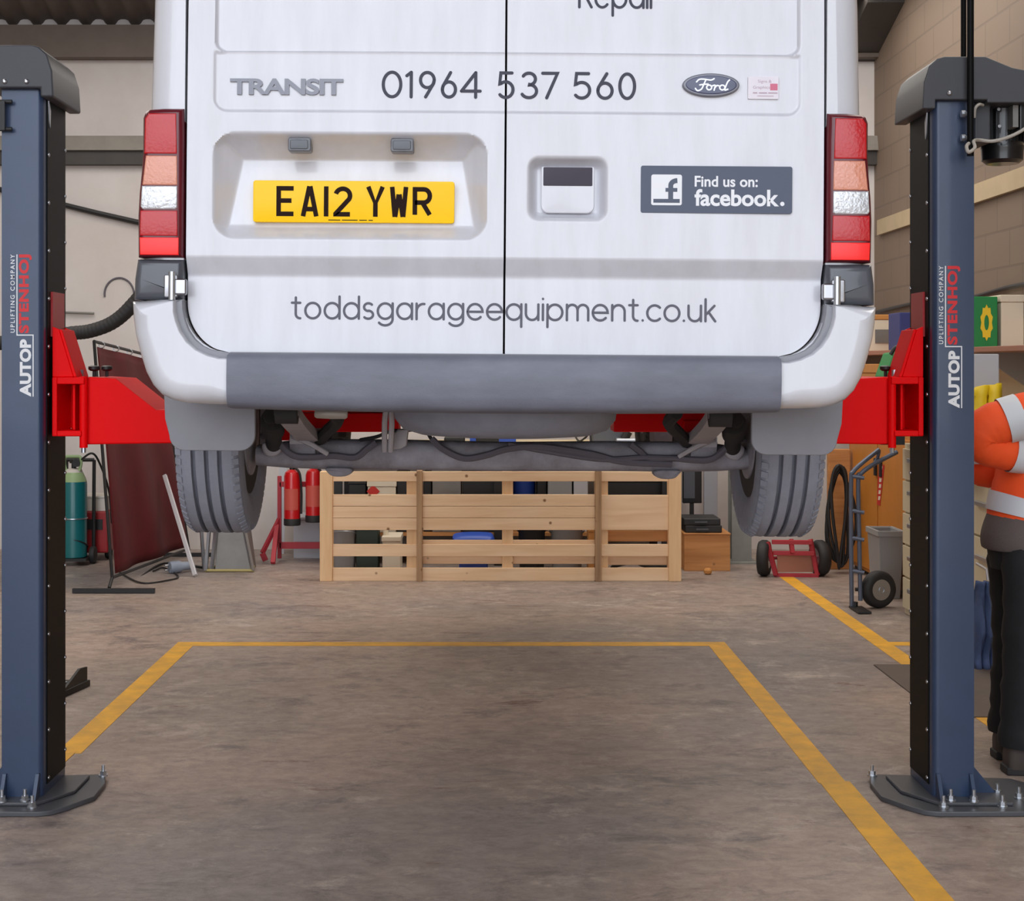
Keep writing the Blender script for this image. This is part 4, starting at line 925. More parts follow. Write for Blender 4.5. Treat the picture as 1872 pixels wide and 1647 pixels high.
# fire extinguishers on a red stand
ye = 11.75; sx_ = W(545, 0, ye).x
es = thing('extinguisher_stand', 'red steel floor stand holding the fire extinguishers beside the pallet panel', 'stand', (sx_, ye, 0))
zz = lambda py: W(0, py, ye).z; xx_ = lambda px: W(px, 0, ye).x
gz = 668+F*H/ye
MB().bar((xx_(511), ye, zz(870)), (xx_(511), ye, .02), .03, .03).bar((xx_(600), ye, zz(870)), (xx_(600), ye, .02), .03, .03).bar((xx_(511), ye, .12), (xx_(600), ye, .12), .03, .05).bar((xx_(511), ye, zz(885)), (xx_(600), ye, zz(885)), .03, .04).build('frame', M['stand_red'], es, bevel=.003)
MB().bar((xx_(511), ye, zz(948)), (xx_(483), ye-.1, zz(1008)), .03, .03).bar((xx_(483), ye-.1, zz(1008)), (xx_(489), ye-.1, .015), .03, .04).build('leg', M['stand_red'], es, bevel=.003)
MB().bar((xx_(507), ye-.02, zz(960)), (xx_(507), ye-.25, .015), .035, .03).build('leg', M['stand_red'], es, bevel=.003); MB().bar((xx_(600), ye-.02, zz(960)), (xx_(600), ye-.25, .015), .035, .03).build('leg', M['stand_red'], es, bevel=.003)
def extinguisher(px, py0, py1, label):
    c = Vector((xx_(px), ye-.13, 0)); r = .062; zb, zt = zz(py1), zz(py0)
    e = thing('fire_extinguisher', label, 'fire extinguisher', (c.x, c.y, zb), 'fire extinguishers on the red stand')
    MB().lathe([(.05, .03), (r, .035), (r, zt-zb), (r*.85, zt-zb+.03), (.025, zt-zb+.05)], (c.x, c.y, zb), n=28).build('body', M['ext_red'], e)
    MB().lathe([(r*.96, 0), (r*1.03, .005), (r*1.03, .05), (r*.98, .055)], (c.x, c.y, zb), n=28).build('base_ring', M['rubber_black'], e)
    lb = MB(); n_ = 10; z0, z1 = zb+.12, zb+.28
    vs = [Vector((c.x+(r+.0015)*math.sin(a), c.y-(r+.0015)*math.cos(a), z_)) for z_ in (z0, z1) for a in [-.9+1.8*k/n_ for k in range(n_+1)]]
    lb.add(vs, [(k, k+1, n_+2+k, n_+1+k) for k in range(n_)]).build('paper_label', M['ext_label'], e)
    MB().cyl((c.x, c.y, zt+.05), (c.x, c.y, zt+.09), .02).bar((c.x, c.y, zt+.1), (c.x+.09, c.y-.02, zt+.12), .02, .015).build('valve', M['black_metal'], e)
    MB().tube(spline([(c.x+.02, c.y-.02, zt+.07), (c.x+r, c.y-.04, zt+.02), (c.x+r+.012, c.y-.03, zb+.25), (c.x+r+.01, c.y-.03, zb+.09)], 8), .009).build('discharge_hose', M['rubber_black'], e)
    MB().box((c.x-.03, c.y+r-.01, zt-.06), (c.x+.03, ye+.015, zt-.02)).build('hanging_bracket', M['stand_red'], e)
extinguisher(538, 868, 957, 'red fire extinguisher hanging left on the red stand')
extinguisher(577, 866, 951, 'red fire extinguisher nearest the pallet panel on the red stand')
b = MB().prism([(xx_(486), 12.2, 0), (xx_(505), 12.2, 0), (xx_(508), 12.3, zz(850)), (xx_(494), 12.3, zz(850))], (0, .012, 0)); tag(b.build('grey_sheet', M['pale_sheet']), 'pale grey sheet leaning on the back wall beside the red stand', 'sheet')
bx = thing('storage_box', 'pale grey box on the floor behind the red extinguisher stand', 'box', (xx_(562), 12.1, 0))
MB().box((xx_(532), 11.9, .0), (xx_(592), 12.3, .30)).build('carton', M['pale_sheet'], bx, bevel=.004); MB().box((xx_(531), 11.89, .30), (xx_(593), 12.31, .32)).build('lid', M['pale_sheet'], bx, bevel=.004)

# ------------------------------------------------------------------ things behind the pallet panel
YB = 11.55
wb = thing('workbench', 'cream workbench with dark legs behind the pallet panel', 'workbench', (0, 11.8, 0))
MB().box((-1.2, 11.45, .86), (1.42, 12.4, .90)).build('bench_top', M['bench'], wb, bevel=.004)
for x in (-1.1, .1, 1.36):
    for y in (11.5, 12.35): MB().box((x-.03, y-.03, 0), (x+.03, y+.03, .86)).build('leg', M['black_metal'], wb)
MB().box((-1.15, 11.5, .22), (1.40, 12.35, .245)).build('lower_shelf', M['ply'], wb)
def carton(name, x0, x1, y0, y1, z0, h, m, label, cat='box', lid=True, lm=None, extra=None):
    t = thing(name, label, cat, ((x0+x1)/2, (y0+y1)/2, z0)); hh = h*.86 if lid else h
    MB().box((x0, y0, z0), (x1, y1, z0+hh)).build('body', M[m], t, bevel=.006)
    if lid: MB().box((x0-.006, y0-.006, z0+hh), (x1+.006, y1+.006, z0+h)).build('lid', M[lm or m], t, bevel=.006)
    if extra: extra(t)
    return t
sh_z = .245; X = lambda px, Y=11.6: W(px, 0, Y).x
def hazard(t):
    x, y, z = X(684), 11.495, .555; s = .05
    MB().add([(x-s, y, z), (x, y, z-s), (x+s, y, z), (x, y, z+s)], [(0, 1, 2, 3)]).build('hazard_label', M['label_red'], t, smooth=0)
carton('crate', X(639), X(670), 11.52, 11.9, sh_z, .42, 'dark_bag', 'black lidded crate on the bench shelf left of the white carton')
carton('carton', X(674), X(725), 11.50, 11.9, sh_z, .40, 'pale_card', 'white carton with a red diamond label behind the pallet panel', extra=hazard)
carton('crate', X(727), X(745), 11.52, 11.9, sh_z, .46, 'dark_bag', 'narrow black crate on the bench shelf right of the white carton')
carton('toolbox', X(775), X(789), 11.55, 11.95, sh_z, .44, 'dark_bag', 'slim black toolbox on the bench shelf left of the silver tin', 'toolbox')
carton('tin_box', X(791), X(843), 11.52, 11.9, sh_z, .47, 'sheet', 'silver metal tin behind the pallet panel', 'tin')
carton('crate', X(846), X(917), 11.52, 11.95, sh_z, .48, 'dark_bag', 'wide black crate on the bench shelf behind the pallet panel')
def tub(px, r, z0, h, m, label, name='tub', Y=11.75):
    c = (X(px, Y), Y, z0); t = thing(name, label, 'tub', c)
    MB().lathe([(r*.86, 0), (r*.9, .01), (r, h*.9), (r*1.04, h*.92), (r*1.04, h), (r*.96, h), (r*.95, h*.93), (r*.8, .02)], c, n=28).build('body', M[m], t)
    MB().torus((c[0], c[1]-.02, z0+h*.8), (0, .35, 1), r*1.06, .005, 28, 6).build('handle', M['zinc'], t)
tub(958, .09, sh_z, .48, 'blue', 'blue tub on the bench shelf left of the black bag')
carton('tool_case', X(982), X(999), 11.6, 11.9, sh_z, .47, 'dark_bag', 'black tool case on the bench shelf right of the blue tub', 'tool case')
carton('crate', X(1001), X(1045), 11.55, 11.95, sh_z, .46, 'grey_plastic', 'light grey crate on the bench shelf behind the pallet panel')
carton('crate', X(1048), X(1074), 11.55, 11.95, sh_z, .47, 'pale_sheet', 'pale grey crate on the bench shelf right of the light grey crate')
carton('engine_cover', X(1104), X(1225), 11.6, 12.0, sh_z, .43, 'dark_bag', 'wide black tray of parts on the bench shelf at the right', 'tray')
# on the floor below the shelf
YQ = 11.35; Xq = lambda px: W(px, 0, YQ).x
carton('jerrycan', Xq(654), Xq(694), 11.2, 11.4, 0, .36, 'green_can', 'dark green jerrycan on the floor behind the pallet panel', 'jerrycan')
tub(630, .085, 0, .33, 'grey_plastic', 'grey tub on the floor behind the left end of the pallet panel', Y=11.25)
def spout(t): MB().cyl((Xq(708), 11.2, .25), (Xq(706), 11.2, .33), .02).build('spout', M['pale_card'], t)
carton('carton', Xq(703), Xq(735), 11.1, 11.4, 0, .26, 'pale_card', 'low cream carton on the floor right of the green jerrycan', extra=spout)
bg_ = smooth_closed([(832, 968), (890, 966), (903, 974), (905, 1000), (895, 1012), (838, 1012), (830, 985)], 4)
t = thing('blue_bag', 'blue plastic sack on the floor behind the pallet panel', 'sack', (Xq(868), 11.2, 0))
MB().pillow([(x, y+12) for x, y in bg_], lambda x, y: W(x, y, 11.15), 11.1, 11.35, .05, 5).build('body', M['blue'], t); 
zb_ = W(0, 1024, 11.15).z; MB().box((Xq(840), 11.15, 0), (Xq(892), 11.32, max(.02, zb_+.03))).build('base', M['blue'], t, bevel=.02)
tub(972, .10, 0, .36, 'dark_bag', 'black tub on the floor right of the blue sack', Y=11.3)
tub(1036, .12, 0, .35, 'grey_plastic', 'light grey drum on the floor behind the pallet panel', Y=11.3)
carton('carton', Xq(1072), Xq(1096), 11.1, 11.3, 0, .34, 'card', 'small brown carton on the floor right of the light grey drum')
b = MB()
for k in range(7): b.tube(spline([W(1118+3*k, 1038-1*k, 11.0), W(1135+4*k, 1022+k, 10.98), W(1165+3*k, 1024+2*k, 11.0), W(1195+4*k, 1033+k, 11.02), W(1225, 1036, 11.0)], 6), .012)
tag(b.build('cable_bundle', M['dark_bag']), 'tangle of black cable on the floor behind the right end of the pallet', 'cable')
# on the bench (seen between the axle and the bumper)
zbn = .90
def small_tool(px0, px1, Y, h, m, label, name, cat):
    t = thing(name, label, cat, ((X(px0, Y)+X(px1, Y))/2, Y, zbn)); x0, x1 = X(px0, Y), X(px1, Y); w_ = x1-x0
    MB().box((x0, Y-.05, zbn), (x1, Y+.08, zbn+h*.5)).build('body', M[m], t, bevel=.012)
    MB().cyl(((x0+x1)/2-w_*.1, Y, zbn+h*.4), ((x0+x1)/2+w_*.1, Y, zbn+h), min(.04, w_*.2)).build('handle', M['black_metal'], t)
small_tool(812, 850, 11.6, .12, 'dark_bag', 'black power tool on the bench seen above the axle', 'power_tool', 'power tool')
small_tool(870, 912, 11.75, .10, 'dark_bag', 'dark tool case on the bench below the blue tray', 'tool_case', 'tool case')
carton('parts_tray', X(858), X(945), 11.95, 12.2, zbn, .14, 'blue', 'blue parts tray on the bench behind the dark tools', 'tray', lid=False)
carton('printer', X(1085), X(1150), 11.7, 12.0, zbn, .16, 'filler', 'dark grey machine on the bench behind the red arm', 'machine')
small_tool(1125, 1165, 11.6, .10, 'zinc', 'shiny metal tool on the bench behind the right red arm', 'metal_tool', 'tool')
b = MB().tube(spline([W(1048, 790, 12.2), W(1058, 806, 12.0), W(1070, 800, 11.9), W(1078, 792, 11.9), (X(1080, 11.8), 11.8, .91)], 6), .008); tag(b.build('cable', M['black_metal']), 'short curled black cable on the bench above the axle', 'cable')

# right of the pallet: plywood box, flat cases, monitor, column
pb = thing('plywood_box', 'orange-brown plywood box on the floor right of the pallet panel', 'box', (W(1293, 0, 11.25).x, 11.3, 0))
yb2 = fy(1044); x0, x1 = W(1251, 0, yb2).x, W(1335, 0, yb2).x; zt2 = W(0, 975, yb2).z
MB().box((x0, yb2, 0), (x1, yb2+.4, zt2-.01)).build('body', M['ply'], pb, bevel=.003); MB().box((x0-.004, yb2-.004, zt2-.01), (x1+.004, yb2+.404, zt2)).build('lid', M['ply'], pb, bevel=.002)
def case(z0, h, x0, x1, label):
    t = thing('flat_case', label, 'case', ((x0+x1)/2, yb2+.2, z0), 'flat black cases stacked on the plywood box')
    MB().box((x0, yb2+.03, z0), (x1, yb2+.36, z0+h)).build('body', M['dark_bag'], t, bevel=.008); MB().box((x0+.08, yb2+.015, z0+h*.4), (x0+.17, yb2+.03, z0+h*.6)).build('handle', M['filler'], t)
case(zt2, .055, x0+.01, x0+.28, 'flat black case lying directly on the plywood box'); case(zt2+.055, .05, x0+.0, x0+.27, 'upper flat black case of the two on the plywood box')
mn = thing('monitor', 'dark upright screen standing behind the plywood box', 'monitor', (W(1265, 0, 12).x, 12.0, 0))
MB().box((W(1248, 0, 12).x, 12.0, .42), (W(1283, 0, 12).x, 12.06, 1.0)).build('housing', M['glass_dark'], mn, bevel=.006); MB().box((W(1250, 0, 12).x, 11.994, .46), (W(1270, 0, 12).x, 12.0, .96)).build('screen', M['filler'], mn)
MB().box((W(1262, 0, 12).x, 12.01, 0.02), (W(1269, 0, 12).x, 12.05, .45)).box((W(1252, 0, 12).x, 11.9, 0), (W(1280, 0, 12).x, 12.15, .02)).build('stand', M['black_metal'], mn)
b = MB().box((W(1287, 0, 12.2).x, 12.2, 0), (W(1312, 0, 12.2).x, 12.24, .93)); tag(b.build('white_board', M['pale_sheet'], bevel=.003), 'narrow pale board standing beside the dark screen', 'board')
co = thing('steel_column', 'grey painted column standing behind the right rear tyre', 'column', (W(1350, 0, 11.6).x, 11.6, 0))
c0, c1 = W(1338, 0, 11.6).x, W(1374, 0, 11.6).x
MB().box((c0, 11.6, .015), (c1, 11.615, 5)).box((c0, 11.77, .015), (c1, 11.785, 5)).box(((c0+c1)/2-.006, 11.615, .015), ((c0+c1)/2+.006, 11.77, 5)).build('shaft', M['concrete'], co)
MB().box((c0-.04, 11.55, 0), (c1+.04, 11.83, .015)).build('foot', M['concrete'], co)
b = MB().lathe([(.015, 0), (.028, .01), (.03, .03), (.02, .045)], W(1294, 1048, fy(1050)).to_2d().to_3d(), n=12); tag(b.build('small_cap', M['card']), 'small tan cap on the floor in front of the plywood box', 'cap')

# ------------------------------------------------------------------ right background
def pneu(parent, c, axis, R, w, rim_m='zinc'):
    t = MB().lathe([(R*.55, -w*.42), (R*.72, -w*.5), (R*.9, -w*.45), (R, -w*.2), (R, w*.2), (R*.9, w*.45), (R*.72, w*.5), (R*.55, w*.42)], c, axis, 28).build('wheel', M['rubber_black'], parent, smooth=50)
    MB().lathe([(R*.56, -w*.43), (R*.5, -w*.40), (R*.42, -w*.2), (R*.2, -w*.15), (R*.16, -w*.5), (R*.16, w*.5), (R*.2, w*.15), (R*.42, w*.2), (R*.5, w*.40), (R*.56, w*.43)], c, axis, 24).build('hub', M[rim_m], t)
yt = 10.9; rt = thing('sack_truck', 'low red two-wheeled trolley on the floor behind the right rear tyre', 'trolley', (W(1448, 0, yt).x, yt, 0))
zz = lambda py: max(.01, W(0, py, yt).z); xx_ = lambda px: W(px, 0, yt).x
for px in (1398, 1500): pneu(rt, (xx_(px), yt+.02, .128), (1, -.35 if px < 1450 else .2, 0), .128, .085)
MB().tube([(xx_(1398), yt+.02, .128), (xx_(1500), yt+.02, .128)], .012).build('axle', M['stand_red'], rt)
fr = MB()
for pa, pb_ in (((1402, 990), (1416, 1050)), ((1480, 985), (1492, 1050)), ((1410, 990), (1482, 990)), ((1412, 1010), (1486, 1010)), ((1414, 1051), (1494, 1052)), ((1445, 985), (1446, 1010))):
    fr.bar((xx_(pa[0]), yt-.02, zz(pa[1])), (xx_(pb_[0]), yt-.05, zz(pb_[1])), .03, .03)
fr.build('frame', M['stand_red'], rt, bevel=.003)
MB().box((xx_(1420), yt-.02, zz(1045)), (xx_(1486), yt-.01, zz(1013))).build('back_plate', M['shelf'], rt)
# hand truck
yh = 9.45; ht = thing('hand_truck', 'blue-grey tubular hand truck leaning beside the cream drawers', 'hand truck', (W(1585, 0, yh).x, yh, 0))
wp = lambda px, py, Y=yh: W(px, py, Y)
f = MB()
f.tube(spline([wp(1557, 1108), wp(1556, 1000), wp(1556, 880), wp(1560, 862, yh), wp(1580, 843, yh+.02), wp(1607, 822, yh+.05)], 8), .014)
f.tube(spline([wp(1573, 1098), wp(1571, 1000), wp(1569, 880), wp(1574, 866), wp(1595, 850, yh+.02), wp(1640, 826, yh+.05)], 8), .014)
f.tube(spline([wp(1607, 822, yh+.05), wp(1606, 830, yh+.05), wp(1600, 845, yh+.04), wp(1574, 866)], 4), .011)
f.build('frame', M['truck_blue'], ht)
for py in (872, 935, 985, 1045): MB().tube([wp(1556, py-2), wp(1580, py+2, yh-.02)], .012).build('rung', M['truck_blue'], ht)
MB().box((wp(1553, 0).x, yh-.22, .004), (wp(1577, 0).x, yh+.02, .014)).build('toe_plate', M['black_metal'], ht)
pneu(ht, (wp(1608, 0).x, yh+.03, .115), (.35, -1, 0), .115, .08); 
MB().tube([(wp(1565, 0).x, yh+.02, .115), (wp(1608, 0).x, yh+.03, .115)], .012).build('axle', M['black_metal'], ht)
MB().tube([wp(1564, 1100), wp(1563, 1114)], .016).build('foot', M['black_metal'], ht)
# hose loops
yl = 11.0; b = MB()
for k in range(5):
    w_ = .045+.014*k; cxp = W(1534+1.5*k, 0, yl).x
    P = [(cxp+w_*math.sin(a)+.02*math.sin(a*2+k), yl+.02*k, W(0, 945, yl).z+(.37-.012*k)*math.cos(a)) for a in [2*PI*q/36 for q in range(36)]]
    b.tube(P, .012, 8, closed=True)
hl = b.build('hose_coil', M['rubber_black']); tag(hl, 'coil of black hose hanging in loops beside the orange cabinet', 'hose')
# orange cabinet
xo, yo0, yo1, zt3 = 2.72, 9.72, 11.4, 1.05
oc = thing('orange_cabinet', 'orange cabinet with a red and white label behind the hand truck', 'cabinet', (2.95, 10.5, 0))
MB().box((xo, yo0, .03), (RW-.01, yo1, zt3)).build('case', M['orange_cab'], oc, bevel=.008)
for k in range(2):
    d = MB().box((xo-.014, yo0+.02+.83*k, .06), (xo, yo0+.82+.83*k, zt3-.03)).build('door', M['orange_cab'], oc, bevel=.004)
    MB().box((xo-.03, yo0+.70+.14*k, .74), (xo-.014, yo0+.74+.14*k, .86)).build('handle', M['black_metal'], d, bevel=.003)
MB().box((xo+.03, yo0+.02, 0), (RW-.03, yo1-.02, .03)).build('plinth', M['black_metal'], oc)
def onx(px, py, x): y = x*F/(px-CX); return Vector((x, y, H-(py-CY)*y/F))
lbq = ((1603, 922), (1609, 925), (1617, 850), (1606, 850))
MB().add([onx(*p, xo-.016) for p in lbq], [(0, 1, 2, 3)]).build('warning_label', M['label_red'], oc, smooth=0)
b = MB()
for k in range(6): b.add([onx(1605.2+.6*k, 914-11*k, xo-.0168), onx(1608.5+.8*k, 914-11*k, xo-.0168), onx(1609.5+.8*k, 907-11*k, xo-.0168), onx(1605.8+.6*k, 907-11*k, xo-.0168)], [(0, 1, 2, 3)])
b.build('label_print', M['pale_card'], oc, smooth=0)
b = MB().box((W(1518, 0, 11.2).x, 11.26, 0), (W(1558, 0, 11.2).x, 11.32, W(0, 822, 11.2).z)); tag(b.build('wooden_board', M['ply'], bevel=.006), 'brown wooden board standing behind the hanging hose coil', 'board')
# bin
yb3 = 9.95; bn = thing('waste_bin', 'grey plastic bin standing beside the orange cabinet', 'bin', (W(1622, 0, yb3).x, yb3, 0))
x0, x1 = W(1597, 0, yb3).x, W(1643, 0, yb3).x; zt4 = W(0, 968, yb3).z; yb4 = yb3-.13; yb5 = yb3+.17
ri = lambda ins, z: [Vector((x0+ins, yb4+ins, z)), Vector((x1-ins, yb4+ins, z)), Vector((x1-ins, yb5-ins, z)), Vector((x0+ins, yb5-ins, z))]
MB().loft([ri(.02, 0), ri(0, zt4), ri(.012, zt4), ri(.03, .02)]).build('body', M['grey_plastic'], bn, bevel=.004); MB().loft([ri(-.008, zt4-.03), ri(-.008, zt4+.004), ri(.008, zt4+.004), ri(.008, zt4-.03)], caps=False).build('rim', M['grey_plastic'], bn, bevel=.002)
# cream drawer cabinets along the right wall
def drawers(y0, y1, x0, zt, n_, label, group):
    t = thing('drawer_cabinet', label, 'cabinet', ((x0+RW)/2, (y0+y1)/2, 0), group)
    MB().box((x0, y0, .0), (RW-.01, y1, zt)).build('case', M['cream'], t, bevel=.004)
    h = (zt-.06)/n_
    for k in range(n_):
        d = MB().box((x0-.016, y0+.012, .04+k*h), (x0, y1-.012, .04+(k+1)*h-.012)).build('drawer', M['cream'], t, bevel=.003)
        MB().box((x0-.035, y0+(y1-y0)*.3, .04+(k+.55)*h), (x0-.016, y1-(y1-y0)*.3, .04+(k+.55)*h+.025)).build('handle', M['zinc'], d, bevel=.004)
drawers(8.72, 9.28, 2.545, 1.03, 5, 'cream drawer cabinet right of the hand truck, half hidden by the column', 'cream drawer cabinets along the right wall')
drawers(7.72, 8.25, 2.62, .91, 3, 'lower cream cabinet seen between the right column and the person', 'cream drawer cabinets along the right wall')
# blue cloth hanging over the low cabinet's corner
t = thing('blue_overalls', 'blue cloth overalls hanging by the low cream cabinet behind the person', 'overalls', (W(1800, 0, 7.5).x, 7.5, .2))
b = MB(); vs = []
for j in range(17):
    for i in range(13):
        u, v = i/12, j/16; px = 1784+(22+14*v)*u+12*(1-v)*u; py = 1062+161*v
        p = W(px, py, 7.55); p.y += .03*math.sin(u*15+v*3)+.02*math.sin(v*9); vs.append(p)
o = b.add(vs, [(j*13+i, j*13+i+1, (j+1)*13+i+1, (j+1)*13+i) for j in range(16) for i in range(12)]).build('cloth', M['denim'], t, smooth=80); o.modifiers.new('t', 'SOLIDIFY').thickness = .012
p = W(1800, 1058, 7.6); MB().tube([(p.x, 7.55, p.z), (p.x, 7.56, p.z+.05), (p.x, 7.72, p.z+.06)], .008).build('hook', M['zinc'], t)
# wall shelf with cartons
zs = 1.575; sf = thing('wall_shelf', 'red-brown wooden shelf along the right wall', 'shelf', (2.98, 9.8, zs))
MB().box((2.78, 6.8, zs), (RW, 12.3, zs+.03)).build('board', M['shelf'], sf, bevel=.003)
for y in (7.2, 8.9, 10.6, 12.0): MB().prism([(RW, y, zs), (2.85, y, zs), (RW, y, zs-.22)], (0, .02, 0)).build('bracket', M['zinc'], sf)
zs += .03
carton('carton', 2.83, 3.02, 11.3, 11.6, zs, .27, 'pale_card', 'white carton with a picture on the shelf beside the van', lm='card', extra=lambda t: MB().box((2.88, 11.293, zs+.06), (2.98, 11.299, zs+.16)).build('printed_panel', M['sheet'], t, smooth=0))
carton('carton', 2.86, 3.05, 10.55, 10.85, zs, .26, 'navy_box', 'navy blue carton on the shelf left of the right column', lid=False)
def sprocket(t):
    c = W(1801, 590, 9.02); P = [(c.x+(.05+.012*(k % 2))*.62*math.cos(2*PI*k/20), 8.994, c.z+(.09+.018*(k % 2))*math.sin(2*PI*k/20)) for k in range(20)]
    Q = [(c.x+.014*math.cos(2*PI*k/20), 8.994, c.z+.045*math.sin(2*PI*k/20)) for k in range(20)]
    MB().add(P+Q, [(k, (k+1) % 20, 20+(k+1) % 20, 20+k) for k in range(20)]).build('printed_emblem', M['yellow'], t, smooth=0)
carton('carton', W(1775, 0, 9).x, W(1824, 0, 9).x, 9.0, 9.3, zs, .30, 'green_box', 'green carton with a yellow emblem on the shelf right of the column', lid=False, extra=sprocket)
carton('carton', W(1830, 0, 9.0).x, RW-.01, 9.0, 9.3, zs, .31, 'pale_card', 'cream carton on the shelf right of the green carton', lid=True)
# stacked cartons below the shelf, on the tall cabinet
carton('carton', 2.76, 3.12, 10.75, 11.3, zt3, .46, 'card', 'brown cardboard box standing on the orange cabinet under the shelf')
q0 = 1.03
gb = thing('green_case', 'green plastic case tilted on the drawers beside the right red arm', 'case', (2.72, 9.0, q0))
MB().prism([W(1618, 690, 9.05), W(1658, 690, 9.05), W(1670, 640, 9.05), W(1634, 645, 9.05)], (0, .25, 0)).build('body', M['green_box'], gb, bevel=.01)
MB().prism([W(1606, 700, 9.04), W(1660, 700, 9.04), W(1660, 690, 9.04), W(1606, 690, 9.04)], (0, .27, 0)).build('base', M['dark_bag'], gb, bevel=.006)
zf = W(0, 700, 9.04).z; MB().box((W(1612, 0, 9.05).x, 9.06, q0), (W(1655, 0, 9.05).x, 9.26, zf)).build('stand', M['dark_bag'], gb)
MB().tube(spline([W(1628, 648, 9.04), W(1640, 634, 9.04), W(1668, 636, 9.04)], 6), .012).build('handle', M['dark_bag'], gb)
# items under the shelf to the right of the column
carton('carton', W(1760, 0, 8.1).x, W(1822, 0, 8.1).x, 8.05, 8.24, .91, .31, 'green_box', 'dark green carton on the low cream cabinet under the grey box', lid=False)
carton('carton', W(1760, 0, 8.1).x, W(1821, 0, 8.1).x, 8.05, 8.24, 1.22, .34, 'pale_sheet', 'pale grey box on top of the dark green carton below the shelf', lid=False)
yv = thing('hivis_vest', 'yellow hi-vis vest draped in front of the green carton behind the person', 'vest', (W(1804, 0, 7.95).x, 7.95, .95))
b = MB(); vs = []
for j in range(13):
    for i in range(9):
        u, v = i/8, j/12; px = 1776+46*u+4*v; py = (720-26*u-6*math.sin(u*5))*(1-v)+872*v
        p = W(px, py, 7.96); p.y += .015*math.sin(u*12+v*6); vs.append(p)
o = b.add(vs, [(j*9+i, j*9+i+1, (j+1)*9+i+1, (j+1)*9+i) for j in range(12) for i in range(8)]).build('cloth', M['yellow'], yv, smooth=80); o.modifiers.new('t', 'SOLIDIFY').thickness = .03

# ------------------------------------------------------------------ the person beside the right column
ps = thing('person', 'person in orange hi-vis jacket and black trousers bending beside the right column', 'person', (1.97, 5.62, 0))
def ring3(c, d, ru, rv, n=20, ref=(0, 1, 0), p=2.0):
    d = Vector(d).normalized(); u = Vector(ref); u = (u-d*u.dot(d)).normalized(); v = d.cross(u); c = Vector(c)
    out = []
    for k in range(n):
        a = 2*PI*k/n; ca, sa = math.cos(a), math.sin(a)
        out.append(c+u*(ru*math.copysign(abs(ca)**(2/p), ca))+v*(rv*math.copysign(abs(sa)**(2/p), sa)))
    return out
def limb(name, pts, rad, m, parent, ref=(0, 1, 0), sub=6, wr=0, p=2.0):
    P = spline(pts, sub); R = spline([(a, b_, 0) for a, b_ in rad], sub); rings = []
    for i in range(len(P)):
        d = P[min(i+1, len(P)-1)]-P[max(i-1, 0)]; j = 1+wr*math.sin(i*2.3)+wr*.6*math.sin(i*1.1+1)
        rings.append(ring3(P[i], d, R[i].x*j, R[i].y*j, ref=ref, p=p))
    return MB().loft(rings).build(name, m, parent, smooth=75)
YN, YFR = 5.50, 5.76                            # near and far side of the body
# body: one continuous skinned figure inside the clothes
sk = bpy.data.meshes.new('body')
V_ = [(1.95, 5.63, .86), (1.99, 5.63, 1.02), (2.06, 5.63, 1.20), (2.12, 5.63, 1.33), (2.17, 5.63, 1.42), (2.21, 5.62, 1.50), (2.23, 5.62, 1.60),
      (1.95, 5.53, .82), (1.96, 5.52, .46), (1.93, 5.52, .10), (2.06, 5.50, .045), (1.95, 5.74, .82), (1.99, 5.76, .46), (1.98, 5.77, .10), (2.11, 5.78, .045),
      (2.08, 5.47, 1.33), (1.80, 5.49, 1.24), (2.02, 5.52, 1.15), (2.09, 5.53, 1.13), (2.10, 5.79, 1.33), (1.86, 5.84, 1.12), (2.08, 5.80, 1.08), (2.16, 5.78, 1.08)]
E_ = [(0,1),(1,2),(2,3),(3,4),(4,5),(5,6),(0,7),(7,8),(8,9),(9,10),(0,11),(11,12),(12,13),(13,14),(3,15),(15,16),(16,17),(17,18),(3,19),(19,20),(20,21),(21,22)]
Rr = [.12, .11, .115, .10, .055, .075, .085, .075, .055, .04, .035, .075, .055, .04, .035, .055, .042, .03, .035, .055, .042, .03, .035]
# five fingers on each hand
for base, dirx, zz_, yy_ in ((18, 1, 1.13, 5.52), (22, 1, 1.08, 5.78)):
    bp_ = Vector(V_[base])
    for q, (oy, oz, ln) in enumerate(((-.03, .012, .05), (-.012, -.004, .075), (.0, -.01, .082), (.012, -.012, .076), (.026, -.012, .06))):
        i0 = len(V_); a = bp_+Vector((.028 if q else .0, oy, oz)); V_.append(tuple(a)); Rr.append(.009)
        b1 = a+Vector((ln*.5, oy*.2, -.008)); V_.append(tuple(b1)); Rr.append(.0085); c1 = b1+Vector((ln*.4, 0, -.024)); V_.append(tuple(c1)); Rr.append(.0075)
        E_ += [(base, i0), (i0, i0+1), (i0+1, i0+2)]
o0 = ORG[ps.name]; sk.from_pydata([tuple(Vector(v)-o0) for v in V_], E_, [])
bo = bpy.data.objects.new('body', sk); COL.objects.link(bo); bo.parent = ps; ORG[bo.name] = o0
sk.materials.append(M['skin'])
mo = bo.modifiers.new('skin', 'SKIN'); sk.skin_vertices[0].data[0].use_root = True
for i, r in enumerate(Rr): sk.skin_vertices[0].data[i].radius = (r, r)
sv = sk.skin_vertices[0].data; sv[6].radius = (.085, .075)
bo.modifiers.new('sub', 'SUBSURF').levels = 1; mo.use_smooth_shade = True
# head features
hc = Vector((2.255, 5.62, 1.60))
MB().lathe([(.02, -.02), (.06, .0), (.088, .05), (.093, .10), (.07, .15), (.02, .17)], hc+Vector((-.03, 0, -.04)), (-.15, 0, 1), 20).build('hair', M['hair'], ps, smooth=80)
